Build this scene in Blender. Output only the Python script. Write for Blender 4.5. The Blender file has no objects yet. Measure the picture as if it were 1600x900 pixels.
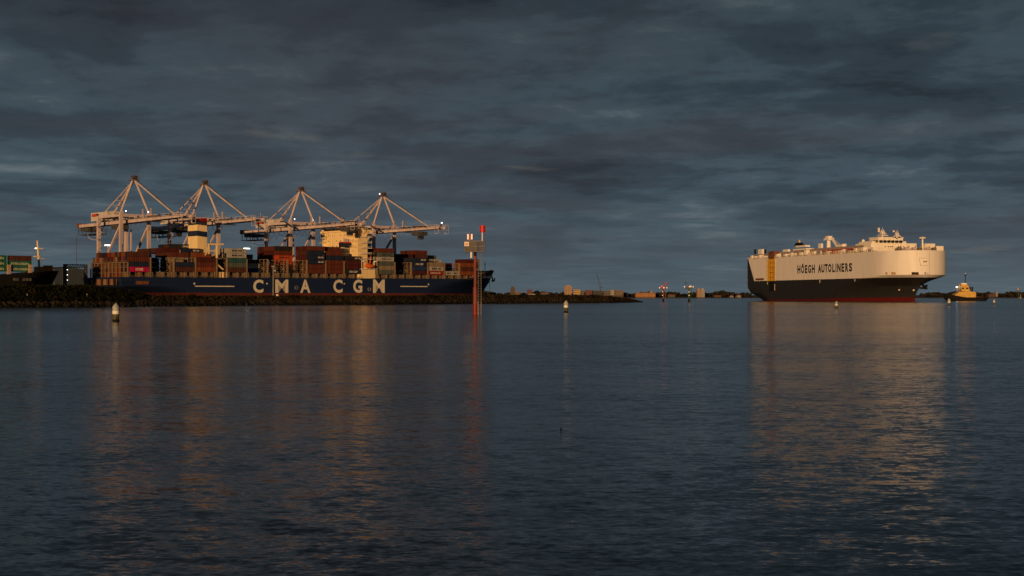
import bpy, math, random
from mathutils import Vector, Matrix
R = math.radians
random.seed(7)
SC = bpy.context.scene
COL = SC.collection

# ------------------------------------------------------------------ camera
F, HOR, CAMZ = 2050.0, 464.0, 2.4          # focal length and horizon row in photo pixels, eye height in metres
cam = bpy.data.cameras.new('camera'); camo = bpy.data.objects.new('camera', cam); COL.objects.link(camo)
camo.location = (0, 0, CAMZ); camo.rotation_euler = (R(90), 0, 0)
cam.sensor_width = 36; cam.lens = 36 * F / 1600; cam.shift_y = (HOR - 450) / 1600
cam.clip_start = 0.5; cam.clip_end = 60000
SC.camera = camo

# ------------------------------------------------------------------ sun, sky, exposure
SUN_XY = Vector((-0.265, -0.964)); SUN_EL = R(4.0)
sun = bpy.data.lights.new('sun', 'SUN'); suno = bpy.data.objects.new('sun', sun); COL.objects.link(suno)
sun.energy = 3.45; sun.angle = R(0.55); sun.color = (1.0, 0.56, 0.235)
dirn = Vector((-SUN_XY.x * math.cos(SUN_EL), -SUN_XY.y * math.cos(SUN_EL), -math.sin(SUN_EL)))
suno.rotation_euler = dirn.to_track_quat('-Z', 'Y').to_euler()
suno.location = (0, 0, 300)
SC.view_settings.view_transform = 'Standard'; SC.view_settings.look = 'None'
SC.view_settings.exposure = 0.0; SC.view_settings.gamma = 1.0

class NT:
    """small helper to write node trees"""
    def __init__(s, tree): s.t = tree; s.t.nodes.clear()
    def n(s, kind, **kw):
        nd = s.t.nodes.new(kind)
        for k, v in kw.items():
            if k.startswith('i_'):
                key = k[2:]; nd.inputs[int(key) if key.isdigit() else key.replace('_', ' ')].default_value = v
            else: setattr(nd, k, v)
        return nd
    def l(s, a, b): s.t.links.new(a, b)
    def math(s, op, a, b=None, clamp=False):
        nd = s.t.nodes.new('ShaderNodeMath'); nd.operation = op; nd.use_clamp = clamp
        for i, v in enumerate((a, b)):
            if v is None: continue
            if isinstance(v, (int, float)): nd.inputs[i].default_value = v
            else: s.l(v, nd.inputs[i])
        return nd.outputs[0]
    def ramp(s, fac, stops, mode='EASE'):
        nd = s.t.nodes.new('ShaderNodeValToRGB'); cr = nd.color_ramp; cr.interpolation = mode
        while len(cr.elements) < len(stops): cr.elements.new(0.5)
        for e, (p, c) in zip(cr.elements, stops):
            e.position = p; e.color = (*c, 1) if len(c) == 3 else c
        s.l(fac, nd.inputs[0]); return nd.outputs[0]
    def mix(s, fac, a, b, mode='MIX'):
        nd = s.t.nodes.new('ShaderNodeMix'); nd.data_type = 'RGBA'; nd.blend_type = mode
        for i, v in ((0, fac), (6, a), (7, b)):
            if isinstance(v, (int, float)): nd.inputs[i].default_value = v
            elif isinstance(v, tuple): nd.inputs[i].default_value = (*v, 1)
            else: s.l(v, nd.inputs[i])
        return nd.outputs[2]

world = bpy.data.worlds.new('World'); SC.world = world; world.use_nodes = True
w = NT(world.node_tree)
tc = w.n('ShaderNodeTexCoord')
sep = w.n('ShaderNodeSeparateXYZ'); w.l(tc.outputs['Generated'], sep.inputs[0])
zc = w.math('ADD', w.math('MAXIMUM', sep.outputs[2], 0.0), 0.06)      # cloud deck seen in perspective
cmb = w.n('ShaderNodeCombineXYZ')
w.l(w.math('DIVIDE', sep.outputs[0], zc), cmb.inputs[0]); w.l(w.math('DIVIDE', sep.outputs[1], zc), cmb.inputs[1])
mp = w.n('ShaderNodeMapping'); w.l(cmb.outputs[0], mp.inputs[0]); mp.inputs['Location'].default_value = (3.1, 7.4, 0); mp.inputs['Rotation'].default_value = (0, 0, R(8))
def noise(nt, vec, scale, detail, rough, dist=0.0, lac=2.0):
    nd = nt.n('ShaderNodeTexNoise', i_Scale=scale, i_Detail=detail, i_Roughness=rough, i_Distortion=dist, i_Lacunarity=lac)
    nt.l(vec, nd.inputs['Vector']); return nd
n1 = noise(w, mp.outputs[0], 0.72, 9, 0.60, 0.25)
n2 = noise(w, mp.outputs[0], 0.24, 4, 0.5, 0.3)
n3 = noise(w, mp.outputs[0], 3.2, 8, 0.62, 0.15)
body = w.math('ADD', w.math('MULTIPLY', n1.outputs[0], 0.52), w.math('ADD', w.math('MULTIPLY', n2.outputs[0], 0.24), w.math('MULTIPLY', n3.outputs[0], 0.24)))
mp4 = w.n('ShaderNodeMapping'); w.l(tc.outputs['Generated'], mp4.inputs[0]); mp4.inputs['Scale'].default_value = (1, 1, 2.6)      # cloud bellies hang down: lumps with height
n6 = noise(w, mp4.outputs[0], 8.5, 8, 0.60, 0.35)
body = w.math('ADD', w.math('MULTIPLY', body, 0.70), w.math('MULTIPLY', n6.outputs[0], 0.30))
cloud = w.ramp(body, [(0.395, (0.021, 0.029, 0.038)), (0.465, (0.033, 0.049, 0.064)), (0.53, (0.050, 0.076, 0.095)), (0.605, (0.105, 0.134, 0.150))])
mp2 = w.n('ShaderNodeMapping'); w.l(cmb.outputs[0], mp2.inputs[0]); mp2.inputs['Location'].default_value = (11.0, 1.7, 4)
n4 = noise(w, mp2.outputs[0], 0.33, 6, 0.58, 0.4)
warm = w.math('MULTIPLY', w.ramp(n4.outputs[0], [(0.46, (0, 0, 0)), (0.62, (1, 1, 1))]), 0.36)
cloud = w.mix(warm, cloud, (0.058, 0.053, 0.064))
# clear dusk sky behind the deck shows through the thin places
sky = w.n('ShaderNodeTexSky', sky_type='NISHITA', sun_disc=False)
sky.sun_elevation = SUN_EL; sky.sun_rotation = math.atan2(SUN_XY.x, SUN_XY.y); sky.air_density = 1.2; sky.dust_density = 1.5
skyc = w.mix(1.0, sky.outputs[0], (0.10, 0.10, 0.10), 'MULTIPLY')
mp3 = w.n('ShaderNodeMapping'); w.l(cmb.outputs[0], mp3.inputs[0]); mp3.inputs['Location'].default_value = (5.0, 2.2, 9)
n5 = noise(w, mp3.outputs[0], 1.1, 8, 0.6, 0.2)
gap = w.math('MULTIPLY', w.ramp(n5.outputs[0], [(0.62, (0, 0, 0)), (0.78, (1, 1, 1))]), 0.28)
cloud = w.mix(gap, cloud, w.mix(0.75, skyc, (0.19, 0.185, 0.17)))
# long air path at the horizon
hz = w.ramp(sep.outputs[2], [(0.0, (1, 1, 1)), (0.045, (0.35,) * 3), (0.10, (0, 0, 0))])
cloud = w.mix(w.math('MULTIPLY', hz, 0.70), cloud, (0.066, 0.088, 0.104))
thin = w.ramp(sep.outputs[2], [(0.0, (1.36,) * 3), (0.07, (1.16,) * 3), (0.20, (0.86,) * 3), (0.33, (0.62,) * 3), (0.60, (0.50,) * 3)], 'LINEAR')
cloud = w.mix(1.0, cloud, thin, 'MULTIPLY')
bg = w.n('ShaderNodeBackground', i_Strength=1.0); w.l(cloud, bg.inputs[0])
wo = w.n('ShaderNodeOutputWorld'); w.l(bg.outputs[0], wo.inputs[0])

SC.cycles.max_bounces = 6; SC.cycles.glossy_bounces = 3; SC.cycles.caustics_reflective = False; SC.cycles.caustics_refractive = False

# ------------------------------------------------------------------ helpers
MATS = {}
def mat(name, col, rough=0.6, var=0.25, scale=0.6, metal=0.0, emit=None, streak=False, col2=None, spec=0.35):
    if name in MATS: return MATS[name]
    m = bpy.data.materials.new(name); m.use_nodes = True; nt = NT(m.node_tree)
    b = nt.n('ShaderNodeBsdfPrincipled', i_Roughness=rough, i_Metallic=metal)
    b.inputs['Specular IOR Level'].default_value = spec
    o = nt.n('ShaderNodeOutputMaterial'); nt.l(b.outputs[0], o.inputs[0])
    t = nt.n('ShaderNodeTexCoord'); mpn = nt.n('ShaderNodeMapping')
    nt.l(t.outputs['Object'], mpn.inputs[0])
    mpn.inputs['Scale'].default_value = (1, 1, 0.12) if streak else (1, 1, 1)
    nz = noise(nt, mpn.outputs[0], scale, 5, 0.6)
    dark = tuple(c * (1 - var) for c in col) if col2 is None else col2
    lite = tuple(min(1, c * (1 + var * 0.6)) for c in col)
    c = nt.ramp(nz.outputs[0], [(0.3, dark), (0.68, lite)])
    nt.l(c, b.inputs['Base Color'])
    if emit:
        b.inputs['Emission Color'].default_value = (*emit[0], 1); b.inputs['Emission Strength'].default_value = emit[1]
    MATS[name] = m; return m

class MB:
    def __init__(s): s.v = []; s.f = []; s.mi = []; s.cur = 0
    def face(s, pts):
        i = len(s.v); s.v += [tuple(p) for p in pts]; s.f.append(tuple(range(i, i + len(pts)))); s.mi.append(s.cur)
    def idx(s, verts, faces):
        i = len(s.v); s.v += [tuple(p) for p in verts]
        for f in faces: s.f.append(tuple(i + k for k in f)); s.mi.append(s.cur)
    def hexa(s, p):     # 8 points: bottom ring 0-3 (ccw from above), top ring 4-7
        s.idx(p, [(3, 2, 1, 0), (4, 5, 6, 7), (0, 1, 5, 4), (1, 2, 6, 5), (2, 3, 7, 6), (3, 0, 4, 7)])
    def box(s, x0, x1, y0, y1, z0, z1):
        s.hexa([(x0, y0, z0), (x1, y0, z0), (x1, y1, z0), (x0, y1, z0), (x0, y0, z1), (x1, y0, z1), (x1, y1, z1), (x0, y1, z1)])
    def cbox(s, x, y, z, sx, sy, sz): s.box(x - sx / 2, x + sx / 2, y - sy / 2, y + sy / 2, z, z + sz)
    def bar(s, a, b, w1, w2=None, taper=1.0):   # rectangular bar from a to b
        a = Vector(a); b = Vector(b); d = (b - a).normalized(); w2 = w2 or w1
        up = Vector((0, 0, 1)) if abs(d.z) < 0.95 else Vector((0, 1, 0))
        x = d.cross(up).normalized(); y = x.cross(d).normalized()
        q = []
        for p, k in ((a, 1.0), (b, taper)):
            for sx, sy in ((-1, -1), (1, -1), (1, 1), (-1, 1)):
                q.append(p + x * sx * w1 * k / 2 + y * sy * w2 * k / 2)
        s.idx(q, [(3, 2, 1, 0), (4, 5, 6, 7), (0, 1, 5, 4), (1, 2, 6, 5), (2, 3, 7, 6), (3, 0, 4, 7)])
    def tube(s, a, b, r, n=8, r2=None):
        a = Vector(a); b = Vector(b); d = (b - a).normalized(); r2 = r if r2 is None else r2
        up = Vector((0, 0, 1)) if abs(d.z) < 0.95 else Vector((0, 1, 0))
        x = d.cross(up).normalized(); y = x.cross(d).normalized(); v = []
        for p, rr in ((a, r), (b, r2)):
            for k in range(n):
                t = 2 * math.pi * k / n; v.append(p + (x * math.cos(t) + y * math.sin(t)) * rr)
        s.idx(v, [(k, (k + 1) % n, n + (k + 1) % n, n + k) for k in range(n)] + [tuple(range(n - 1, -1, -1)), tuple(range(n, 2 * n))])
    def path(s, pts, r, n=5):
        for a, b in zip(pts[:-1], pts[1:]): s.tube(a, b, r, n)
    def lathe(s, prof, n=16, c=(0, 0, 0)):      # prof: (radius, z)
        v = []
        for r, z in prof:
            for k in range(n):
                t = 2 * math.pi * k / n; v.append((c[0] + r * math.cos(t), c[1] + r * math.sin(t), c[2] + z))
        f = []
        for i in range(len(prof) - 1):
            for k in range(n):
                k2 = (k + 1) % n; f.append((i * n + k, i * n + k2, (i + 1) * n + k2, (i + 1) * n + k))
        f.append(tuple(range(n - 1, -1, -1))); m = (len(prof) - 1) * n; f.append(tuple(range(m, m + n)))
        s.idx(v, f)
    def prism(s, poly, y0, y1):     # poly in (x,z), extruded along y
        n = len(poly); v = [(x, y0, z) for x, z in poly] + [(x, y1, z) for x, z in poly]
        s.idx(v, [tuple(range(n)), tuple(range(2 * n - 1, n - 1, -1))] + [(k, n + k, n + (k + 1) % n, (k + 1) % n) for k in range(n)])
    def blob(s, c, r, seed=None, jit=0.25):     # a lumpy stone: jittered icosahedron
        g = 1.618; base = [(-1, g, 0), (1, g, 0), (-1, -g, 0), (1, -g, 0), (0, -1, g), (0, 1, g), (0, -1, -g), (0, 1, -g), (g, 0, -1), (g, 0, 1), (-g, 0, -1), (-g, 0, 1)]
        a = random.random() * 6.28; ca, sa = math.cos(a), math.sin(a); v = []
        for x, y, z in base:
            k = (1 + random.uniform(-jit, jit)) / 1.902
            X, Y = x * ca - y * sa, x * sa + y * ca
            v.append((c[0] + X * k * r[0], c[1] + Y * k * r[1], c[2] + z * k * r[2]))
        s.idx(v, [(0, 11, 5), (0, 5, 1), (0, 1, 7), (0, 7, 10), (0, 10, 11), (1, 5, 9), (5, 11, 4), (11, 10, 2), (10, 7, 6), (7, 1, 8), (3, 9, 4), (3, 4, 2), (3, 2, 6), (3, 6, 8), (3, 8, 9), (4, 9, 5), (2, 4, 11), (6, 2, 10), (8, 6, 7), (9, 8, 1)])
    def build(s, name, m, parent=None, smooth=False):
        me = bpy.data.meshes.new(name); me.from_pydata(s.v, [], s.f); me.update()
        ms = m if isinstance(m, (list, tuple)) else [m]
        for x in ms: me.materials.append(x)
        if len(ms) > 1: me.polygons.foreach_set('material_index', s.mi)
        if smooth:
            me.polygons.foreach_set('use_smooth', [True] * len(me.polygons)); me.set_sharp_from_angle(angle=R(22))
        o = bpy.data.objects.new(name, me); COL.objects.link(o)
        if parent: o.parent = parent
        return o

def tag(o, label=None, cat=None, group=None, kind=None):
    if label: o['label'] = label
    if cat: o['category'] = cat
    if group: o['group'] = group
    if kind: o['kind'] = kind
    return o
def empty(name, loc, rz=0.0, label=None, cat=None, group=None):
    o = bpy.data.objects.new(name, None); COL.objects.link(o); o.location = loc; o.rotation_euler = (0, 0, rz)
    o.empty_display_size = 0.1
    return tag(o, label, cat, group)
def copy_tree(o, parent=None, skip=()):
    c = o.copy(); COL.objects.link(c); c.parent = parent
    for ch in list(o.children):
        if ch.name.split('.')[0] in skip: continue
        copy_tree(ch, c)
    return c
_txt = {}
def text_mesh(s, bold=0.0):
    k = (s, bold)
    if k in _txt: return _txt[k]
    cu = bpy.data.curves.new('lettering', 'FONT'); cu.body = s; cu.offset = bold; cu.extrude = 0.0; cu.resolution_u = 3
    o = bpy.data.objects.new('lettering', cu); COL.objects.link(o)
    bpy.context.view_layer.update()
    me = bpy.data.meshes.new_from_object(o.evaluated_get(bpy.context.evaluated_depsgraph_get()))
    bpy.data.objects.remove(o); bpy.data.curves.remove(cu)
    xs = [v.co.x for v in me.vertices]; ys = [v.co.y for v in me.vertices]
    x0, x1, y0, y1 = min(xs), max(xs), min(ys), max(ys)
    pts = [((v.co.x - x0) / (x1 - x0), (v.co.y - y0) / (y1 - y0)) for v in me.vertices]
    fs = [tuple(p.vertices) for p in me.polygons]; bpy.data.meshes.remove(me)
    _txt[k] = (pts, fs); return _txt[k]
def lettering(s, x0, x1, y, z0, z1, m, parent, bold=0.0, name='lettering', thick=0.03, shear=0.0, dy=0.0):
    """flat painted lettering in the plane y facing -y, filling the box x0..x1, z0..z1"""
    pts, fs = text_mesh(s, bold); b = MB()
    v = [(x0 + (x1 - x0) * px, y + dy * px, z0 + (z1 - z0) * pz + shear * px) for px, pz in pts]
    b.idx(v, fs)
    return b.build(name, m, parent)
def lerp_tab(tab, x):
    if x <= tab[0][0]: return tab[0][1]
    for (a, b), (c, d) in zip(tab[:-1], tab[1:]):
        if x <= c: return b + (d - b) * (x - a) / (c - a)
    return tab[-1][1]
def sstep(a, b, x):
    t = max(0.0, min(1.0, (x - a) / (b - a))); return t * t * (3 - 2 * t)
ORD = ['first', 'second', 'third', 'fourth', 'fifth', 'sixth', 'seventh', 'eighth', 'ninth', 'tenth', 'eleventh', 'twelfth', 'thirteenth', 'fourteenth', 'fifteenth', 'sixteenth', 'seventeenth', 'eighteenth', 'nineteenth', 'twentieth']
def at(px, D, py=None):       # a place in the bay: bearing in photo columns, distance ahead in metres
    return Vector(((px - 800) / F * D, D, 0 if py is None else CAMZ + (HOR - py) * D / F))
def wl(py): return F * CAMZ / (py - HOR)     # distance of a waterline row

# the quay line: container ship, cranes and terminal stand along it
PH0 = R(-43.0); PD = 692.0
QN = Vector((math.sin(PH0), math.cos(PH0), 0)); QD = Vector((math.cos(PH0), -math.sin(PH0), 0)); QROT = R(43.0)
def qt(px, o=0.0): return (PD + o) * math.tan(math.atan((px - 800) / F) - PH0)
def qY(t, o=0.0): return (PD + o) * QN.y + t * QD.y
def qz(t, o, py): return CAMZ + (HOR - py) * qY(t, o) / F
def qw(t, o, z=0.0): v = QN * (PD + o) + QD * t; return Vector((v.x, v.y, z))

# ------------------------------------------------------------------ materials
def hull_mat(name, rules_fn):
    m = bpy.data.materials.new(name); m.use_nodes = True; nt = NT(m.node_tree)
    b = nt.n('ShaderNodeBsdfPrincipled', i_Roughness=0.5); b.inputs['Specular IOR Level'].default_value = 0.3
    o = nt.n('ShaderNodeOutputMaterial'); nt.l(b.outputs[0], o.inputs[0])
    t = nt.n('ShaderNodeTexCoord'); s = nt.n('ShaderNodeSeparateXYZ'); nt.l(t.outputs['Object'], s.inputs[0])
    c = rules_fn(nt, s.outputs[0], s.outputs[2])
    mpn = nt.n('ShaderNodeMapping'); nt.l(t.outputs['Object'], mpn.inputs[0]); mpn.inputs['Scale'].default_value = (1, 1, 0.1)
    nz = noise(nt, mpn.outputs[0], 0.45, 6, 0.65)
    g = nt.ramp(nz.outputs[0], [(0.25, (0.88, 0.87, 0.86)), (0.65, (1.0, 1.0, 1.0))])
    nz2 = noise(nt, mpn.outputs[0], 1.3, 5, 0.7)
    rust = nt.math('MULTIPLY', nt.ramp(nz2.outputs[0], [(0.66, (0, 0, 0)), (0.82, (1, 1, 1))]), 0.25)
    c = nt.mix(1.0, c, g, 'MULTIPLY'); c = nt.mix(rust, c, (0.11, 0.05, 0.025))
    nt.l(c, b.inputs['Base Color']); return m
def cma_rules(nt, x, z):
    wob = nt.math('GREATER_THAN', z, 4.9)
    return nt.mix(wob, (0.11, 0.024, 0.017), (0.009, 0.020, 0.066))
def hoegh_rules(nt, x, z):
    red = nt.math('GREATER_THAN', nt.math('SUBTRACT', z, nt.math('MULTIPLY', x, 0.0125)), 0.35)
    c = nt.mix(red, (0.085, 0.007, 0.007), (0.021, 0.022, 0.025))
    up = nt.math('GREATER_THAN', z, 12.2)
    fwd = nt.math('GREATER_THAN', nt.math('ADD', x, nt.math('MULTIPLY', z, 0.62)), 17.2)
    return nt.mix(nt.math('MULTIPLY', up, fwd), c, (0.76, 0.755, 0.77))
M = {
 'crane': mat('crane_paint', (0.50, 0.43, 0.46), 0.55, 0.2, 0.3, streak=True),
 'crane_dark': mat('crane_machinery', (0.06, 0.06, 0.065), 0.7, 0.4),
 'crane_house': mat('crane_house_paint', (0.52, 0.50, 0.48), 0.5, 0.18, 0.4, streak=True),
 'red_sign': mat('red_sign_paint', (0.45, 0.05, 0.03), 0.5),
 'black': mat('black_paint', (0.009, 0.009, 0.011), 0.75, 0.3, spec=0.12),
 'steel': mat('buff_deck_steel', (0.15, 0.13, 0.095), 0.7, 0.45, 0.8, col2=(0.14, 0.09, 0.05)),
 'lash': mat('lashing_steel', (0.17, 0.138, 0.095), 0.7, 0.4, 0.8, col2=(0.17, 0.10, 0.05)),
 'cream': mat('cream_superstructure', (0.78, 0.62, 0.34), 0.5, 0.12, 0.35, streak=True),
 'white': mat('white_ship_paint', (0.82, 0.80, 0.78), 0.5, 0.12, 0.5, streak=True),
 'glass': mat('dark_window_glass', (0.015, 0.018, 0.022), 0.12, 0.1, spec=0.6),
 'navy': mat('navy_paint', (0.014, 0.022, 0.055), 0.5),
 'letter': mat('off_white_letter_paint', (0.62, 0.58, 0.50), 0.55, 0.15, 1.0, streak=True),
 'letter_dark': mat('dark_letter_paint', (0.03, 0.03, 0.045), 0.5, 0.1),
 'orange_boat': mat('orange_lifeboat_paint', (0.65, 0.13, 0.02), 0.4, 0.15),
 'yellow': mat('yellow_ramp_paint', (0.62, 0.36, 0.03), 0.5, 0.3, 1.0, streak=True),
 'tug_yellow': mat('tug_yellow_paint', (0.56, 0.37, 0.09), 0.45, 0.2, 1.0),
 'rust': mat('rusty_brown_steel', (0.16, 0.06, 0.03), 0.8, 0.4),
 'deckgrey': mat('deck_grey_paint', (0.16, 0.14, 0.12), 0.8, 0.3),
 'concrete': mat('quay_concrete', (0.26, 0.25, 0.23), 0.9, 0.3, 0.2),
 'lamp': mat('floodlight_glow', (0.9, 0.9, 0.85), 0.4, 0.0, emit=((1.0, 0.95, 0.85), 5.0)),
 'pile_red': mat('red_pile_paint', (0.18, 0.045, 0.038), 0.55, 0.25, 2.0, streak=True),
 'pile_dark': mat('dark_red_pile_sleeve', (0.22, 0.012, 0.010), 0.5, 0.3, 2.0),
 'red': mat('signal_red_paint', (0.55, 0.012, 0.015), 0.45, 0.12),
 'galv': mat('galvanised_steel', (0.17, 0.17, 0.165), 0.55, 0.35, 3.0),
 'sheet': mat('perforated_grey_sheet', (0.095, 0.093, 0.09), 0.6, 0.35, 3.0, streak=True),
 'buoy_grey': mat('grey_green_buoy_head', (0.36, 0.40, 0.40), 0.6, 0.2, 3.0),
 'buoy_white': mat('white_buoy_band', (0.76, 0.77, 0.74), 0.6, 0.12, 3.0),
 'buoy_olive': mat('weedy_olive_buoy_body', (0.10, 0.10, 0.045), 0.85, 0.4, 4.0),
 'pile_green': mat('green_pile_paint', (0.04, 0.085, 0.03), 0.6, 0.3, 2.0),
 'lantern': mat('lantern_panel_pink', (0.80, 0.62, 0.50), 0.35, 0.1, emit=((1.0, 0.75, 0.55), 0.35)),
}

# ------------------------------------------------------------------ water
def build_water():
    m = bpy.data.materials.new('harbour_water'); m.use_nodes = True; nt = NT(m.node_tree)
    b = nt.n('ShaderNodeBsdfPrincipled', i_Roughness=0.12, i_IOR=1.333)
    b.inputs['Base Color'].default_value = (0.0012, 0.0034, 0.0042, 1)
    o = nt.n('ShaderNodeOutputMaterial'); nt.l(b.outputs[0], o.inputs[0])
    g = nt.n('ShaderNodeNewGeometry')
    def layer(scale, sx, rot, amp, detail, rough=0.5):
        mp = nt.n('ShaderNodeMapping'); nt.l(g.outputs['Position'], mp.inputs[0])
        mp.inputs['Scale'].default_value = (scale * sx, scale, 1); mp.inputs['Rotation'].default_value = (0, 0, rot)
        nz = noise(nt, mp.outputs[0], 1.0, detail, rough, 0.35)
        sub = nt.n('ShaderNodeVectorMath', operation='SUBTRACT'); nt.l(nz.outputs['Color'], sub.inputs[0]); sub.inputs[1].default_value = (0.5, 0.5, 0.5)
        mul = nt.n('ShaderNodeVectorMath', operation='MULTIPLY'); nt.l(sub.outputs[0], mul.inputs[0]); mul.inputs[1].default_value = (amp * 0.8, amp, 0)
        return mul.outputs[0], mp
    a, _ = layer(0.45, 0.35, R(5), 0.09, 4, 0.6)
    e, _ = layer(0.014, 0.25, R(4), 0.16, 8, 0.72)
    c, _ = layer(4.2, 0.5, R(-9), 0.26, 3, 0.55)
    d, _ = layer(15.0, 0.55, R(14), 0.34, 3, 0.6)
    # wind patches: gentler and livelier water
    mpw = nt.n('ShaderNodeMapping'); nt.l(g.outputs['Position'], mpw.inputs[0]); mpw.inputs['Scale'].default_value = (0.005, 0.022, 1)
    pw = noise(nt, mpw.outputs[0], 1.0, 9, 0.70, 0.4)
    gust = nt.math('MAXIMUM', nt.math('ADD', nt.math('MULTIPLY', pw.outputs[0], 2.4), -0.28), 0.3)
    s1 = nt.n('ShaderNodeVectorMath', operation='ADD'); nt.l(c, s1.inputs[0]); nt.l(d, s1.inputs[1])
    s2 = nt.n('ShaderNodeVectorMath', operation='SCALE'); nt.l(s1.outputs[0], s2.inputs[0]); nt.l(gust, s2.inputs['Scale'])
    s3 = nt.n('ShaderNodeVectorMath', operation='ADD'); nt.l(s2.outputs[0], s3.inputs[0])
    ae = nt.n('ShaderNodeVectorMath', operation='ADD'); nt.l(a, ae.inputs[0]); nt.l(e, ae.inputs[1]); nt.l(ae.outputs[0], s3.inputs[1])
    s4 = nt.n('ShaderNodeVectorMath', operation='ADD'); nt.l(s3.outputs[0], s4.inputs[0]); s4.inputs[1].default_value = (0, 0, 1)
    nn = nt.n('ShaderNodeVectorMath', operation='NORMALIZE'); nt.l(s4.outputs[0], nn.inputs[0])
    nt.l(nn.outputs[0], b.inputs['Normal'])
    mb = MB(); S = 30000
    mb.face([(-S, -2000, 0), (S, -2000, 0), (S, S, 0), (-S, S, 0)])
    tag(mb.build('water', m), 'dark rippled harbour water filling the foreground', kind='structure')
build_water()

# ------------------------------------------------------------------ breakwater
BW_WL = [(-260, 481.5), (-100, 480.7), (0, 480), (200, 478.6), (400, 477.0), (600, 475.8), (742, 474.4), (850, 473.6), (950, 472.9), (1003, 472.2)]
BW_TOP = [(-260, 448), (-100, 448), (0, 449.5), (60, 450), (100, 449.5), (145, 450), (170, 453.5), (200, 458), (232, 463.3), (300, 464.3), (400, 464), (600, 463.6), (742, 462.6), (850, 461.8), (925, 462.3), (955, 464), (980, 467), (993, 469.5), (1003, 471.6)]
def bw_point(px, k, o=None):
    """k 0..1 up the seaward slope, 1..2 across the crest, 2..3 down the back"""
    D = wl(lerp_tab(BW_WL, px)); top = lerp_tab(BW_TOP, px); rise = 1.5 * max(0.3, (CAMZ + (HOR - top) * (D + 5) / F))
    zc = max(0.15, CAMZ + (HOR - top) * (D + rise) / F)
    cw = 7.0 if px > 240 else 16.0
    if k <= 1: d = D + rise * k; z = zc * (k ** 0.85)
    elif k <= 2: d = D + rise + cw * (k - 1); z = zc
    else: d = D + rise + cw + rise * (k - 2); z = zc * (3 - k)
    return Vector(((px - 800) / F * d, d, z))
def build_breakwater():
    m = bpy.data.materials.new('breakwater_earth'); m.use_nodes = True; nt = NT(m.node_tree)
    b = nt.n('ShaderNodeBsdfPrincipled', i_Roughness=0.95); b.inputs['Specular IOR Level'].default_value = 0.1
    o = nt.n('ShaderNodeOutputMaterial'); nt.l(b.outputs[0], o.inputs[0])
    g = nt.n('ShaderNodeNewGeometry'); nz = noise(nt, g.outputs['Position'], 0.35, 6, 0.65)
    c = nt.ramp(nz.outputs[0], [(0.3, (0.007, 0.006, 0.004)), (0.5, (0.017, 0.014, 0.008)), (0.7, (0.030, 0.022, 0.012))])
    nt.l(c, b.inputs['Base Color'])
    mb = MB(); ks = [-0.12, 0.1, 0.25, 0.42, 0.6, 0.8, 1.0, 1.25, 1.6, 2.0, 2.5, 3.1]; pxs = [-260 + i * 2.5 for i in range(int((1003 + 260) / 2.5) + 1)] + [1004.5]
    v = []; n = len(ks)
    for px in pxs:
        for k in ks:
            p = bw_point(px, max(k, 0)); j = 0.28 if 0 < k < 3 else 0
            if k < 0: p = bw_point(px, 0); p.y -= 0.6; p.z = -0.5
            if k > 3: p.z = -0.5
            v.append(p + Vector((random.uniform(-j, j), random.uniform(-j, j), random.uniform(-j, j))))
    f = [(i * n + q, (i + 1) * n + q, (i + 1) * n + q + 1, i * n + q + 1) for i in range(len(pxs) - 1) for q in range(n - 1)]
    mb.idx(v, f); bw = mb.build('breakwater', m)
    tag(bw, 'long low rock breakwater with dark scrub running across behind the water', 'breakwater')
    # armour stones: far too many and small to pick apart
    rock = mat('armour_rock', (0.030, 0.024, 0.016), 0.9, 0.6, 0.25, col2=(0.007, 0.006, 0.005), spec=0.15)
    low_rock = mat('low_dark_rock', (0.010, 0.0095, 0.008), 0.6, 0.4, 0.5, spec=0.2)  # darker material for the stones near the waterline
    mr = MB()
    for i in range(6200):
        px = random.uniform(-60, 1003); k = random.random() ** 1.3 * 1.02
        if px < 215 and k > 0.22: continue
        p = bw_point(px, k); r = random.uniform(0.22, 0.62)
        mr.cur = 1 if p.z < 0.55 + random.uniform(-0.15, 0.15) else 0
        mr.blob(p, (r * random.uniform(0.9, 1.5), r, r * random.uniform(0.6, 0.9)))
    tag(mr.build('armour_rock', [rock, low_rock], bw), kind='stuff')
    # scrub and grass on the bank
    g1 = mat('dark_scrub', (0.015, 0.020, 0.009), 0.9, 0.6, 0.3, col2=(0.006, 0.007, 0.0035), spec=0.1)
    g2 = mat('dry_grass', (0.052, 0.034, 0.015), 0.9, 0.5, 0.3, col2=(0.016, 0.013, 0.006), spec=0.1)
    ms = MB()
    def tuft(p, r, h, nl, slot):
        ms.cur = slot
        for _ in range(nl):
            a = random.random() * 6.283; q = p + Vector((math.cos(a) * r * random.random(), math.sin(a) * r * random.random(), h * random.uniform(0.0, 0.85)))
            s = random.uniform(0.16, 0.34); a2 = random.random() * 6.283; e = random.uniform(-0.4, 1.2)
            u = Vector((math.cos(a2), math.sin(a2), 0)) * s; vv = Vector((-math.sin(a2) * math.cos(e), math.cos(a2) * math.cos(e), math.sin(e))) * s
            ms.face([q - u * 0.7, q + u * 0.7, q + vv * 1.3])
    for i in range(2300):       # bushy mound at the left end
        px = random.uniform(-60, 228); k = random.uniform(0.18, 1.5)
        if px > 200: k = max(k, 0.5)
        p = bw_point(px, k); big = random.random() < 0.12
        tuft(p, 1.0 if big else 0.7, 0.95 if big else 0.5, 30 if big else 16, 0 if random.random() < 0.95 else 1)
    for i in range(3600):      # grass along the crest and bank
        px = random.uniform(230, 995); k = random.uniform(0.5, 1.5)
        tuft(bw_point(px, k), 0.5, random.uniform(0.15, 0.5), 8, 1 if random.random() < 0.66 else 0)
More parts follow.
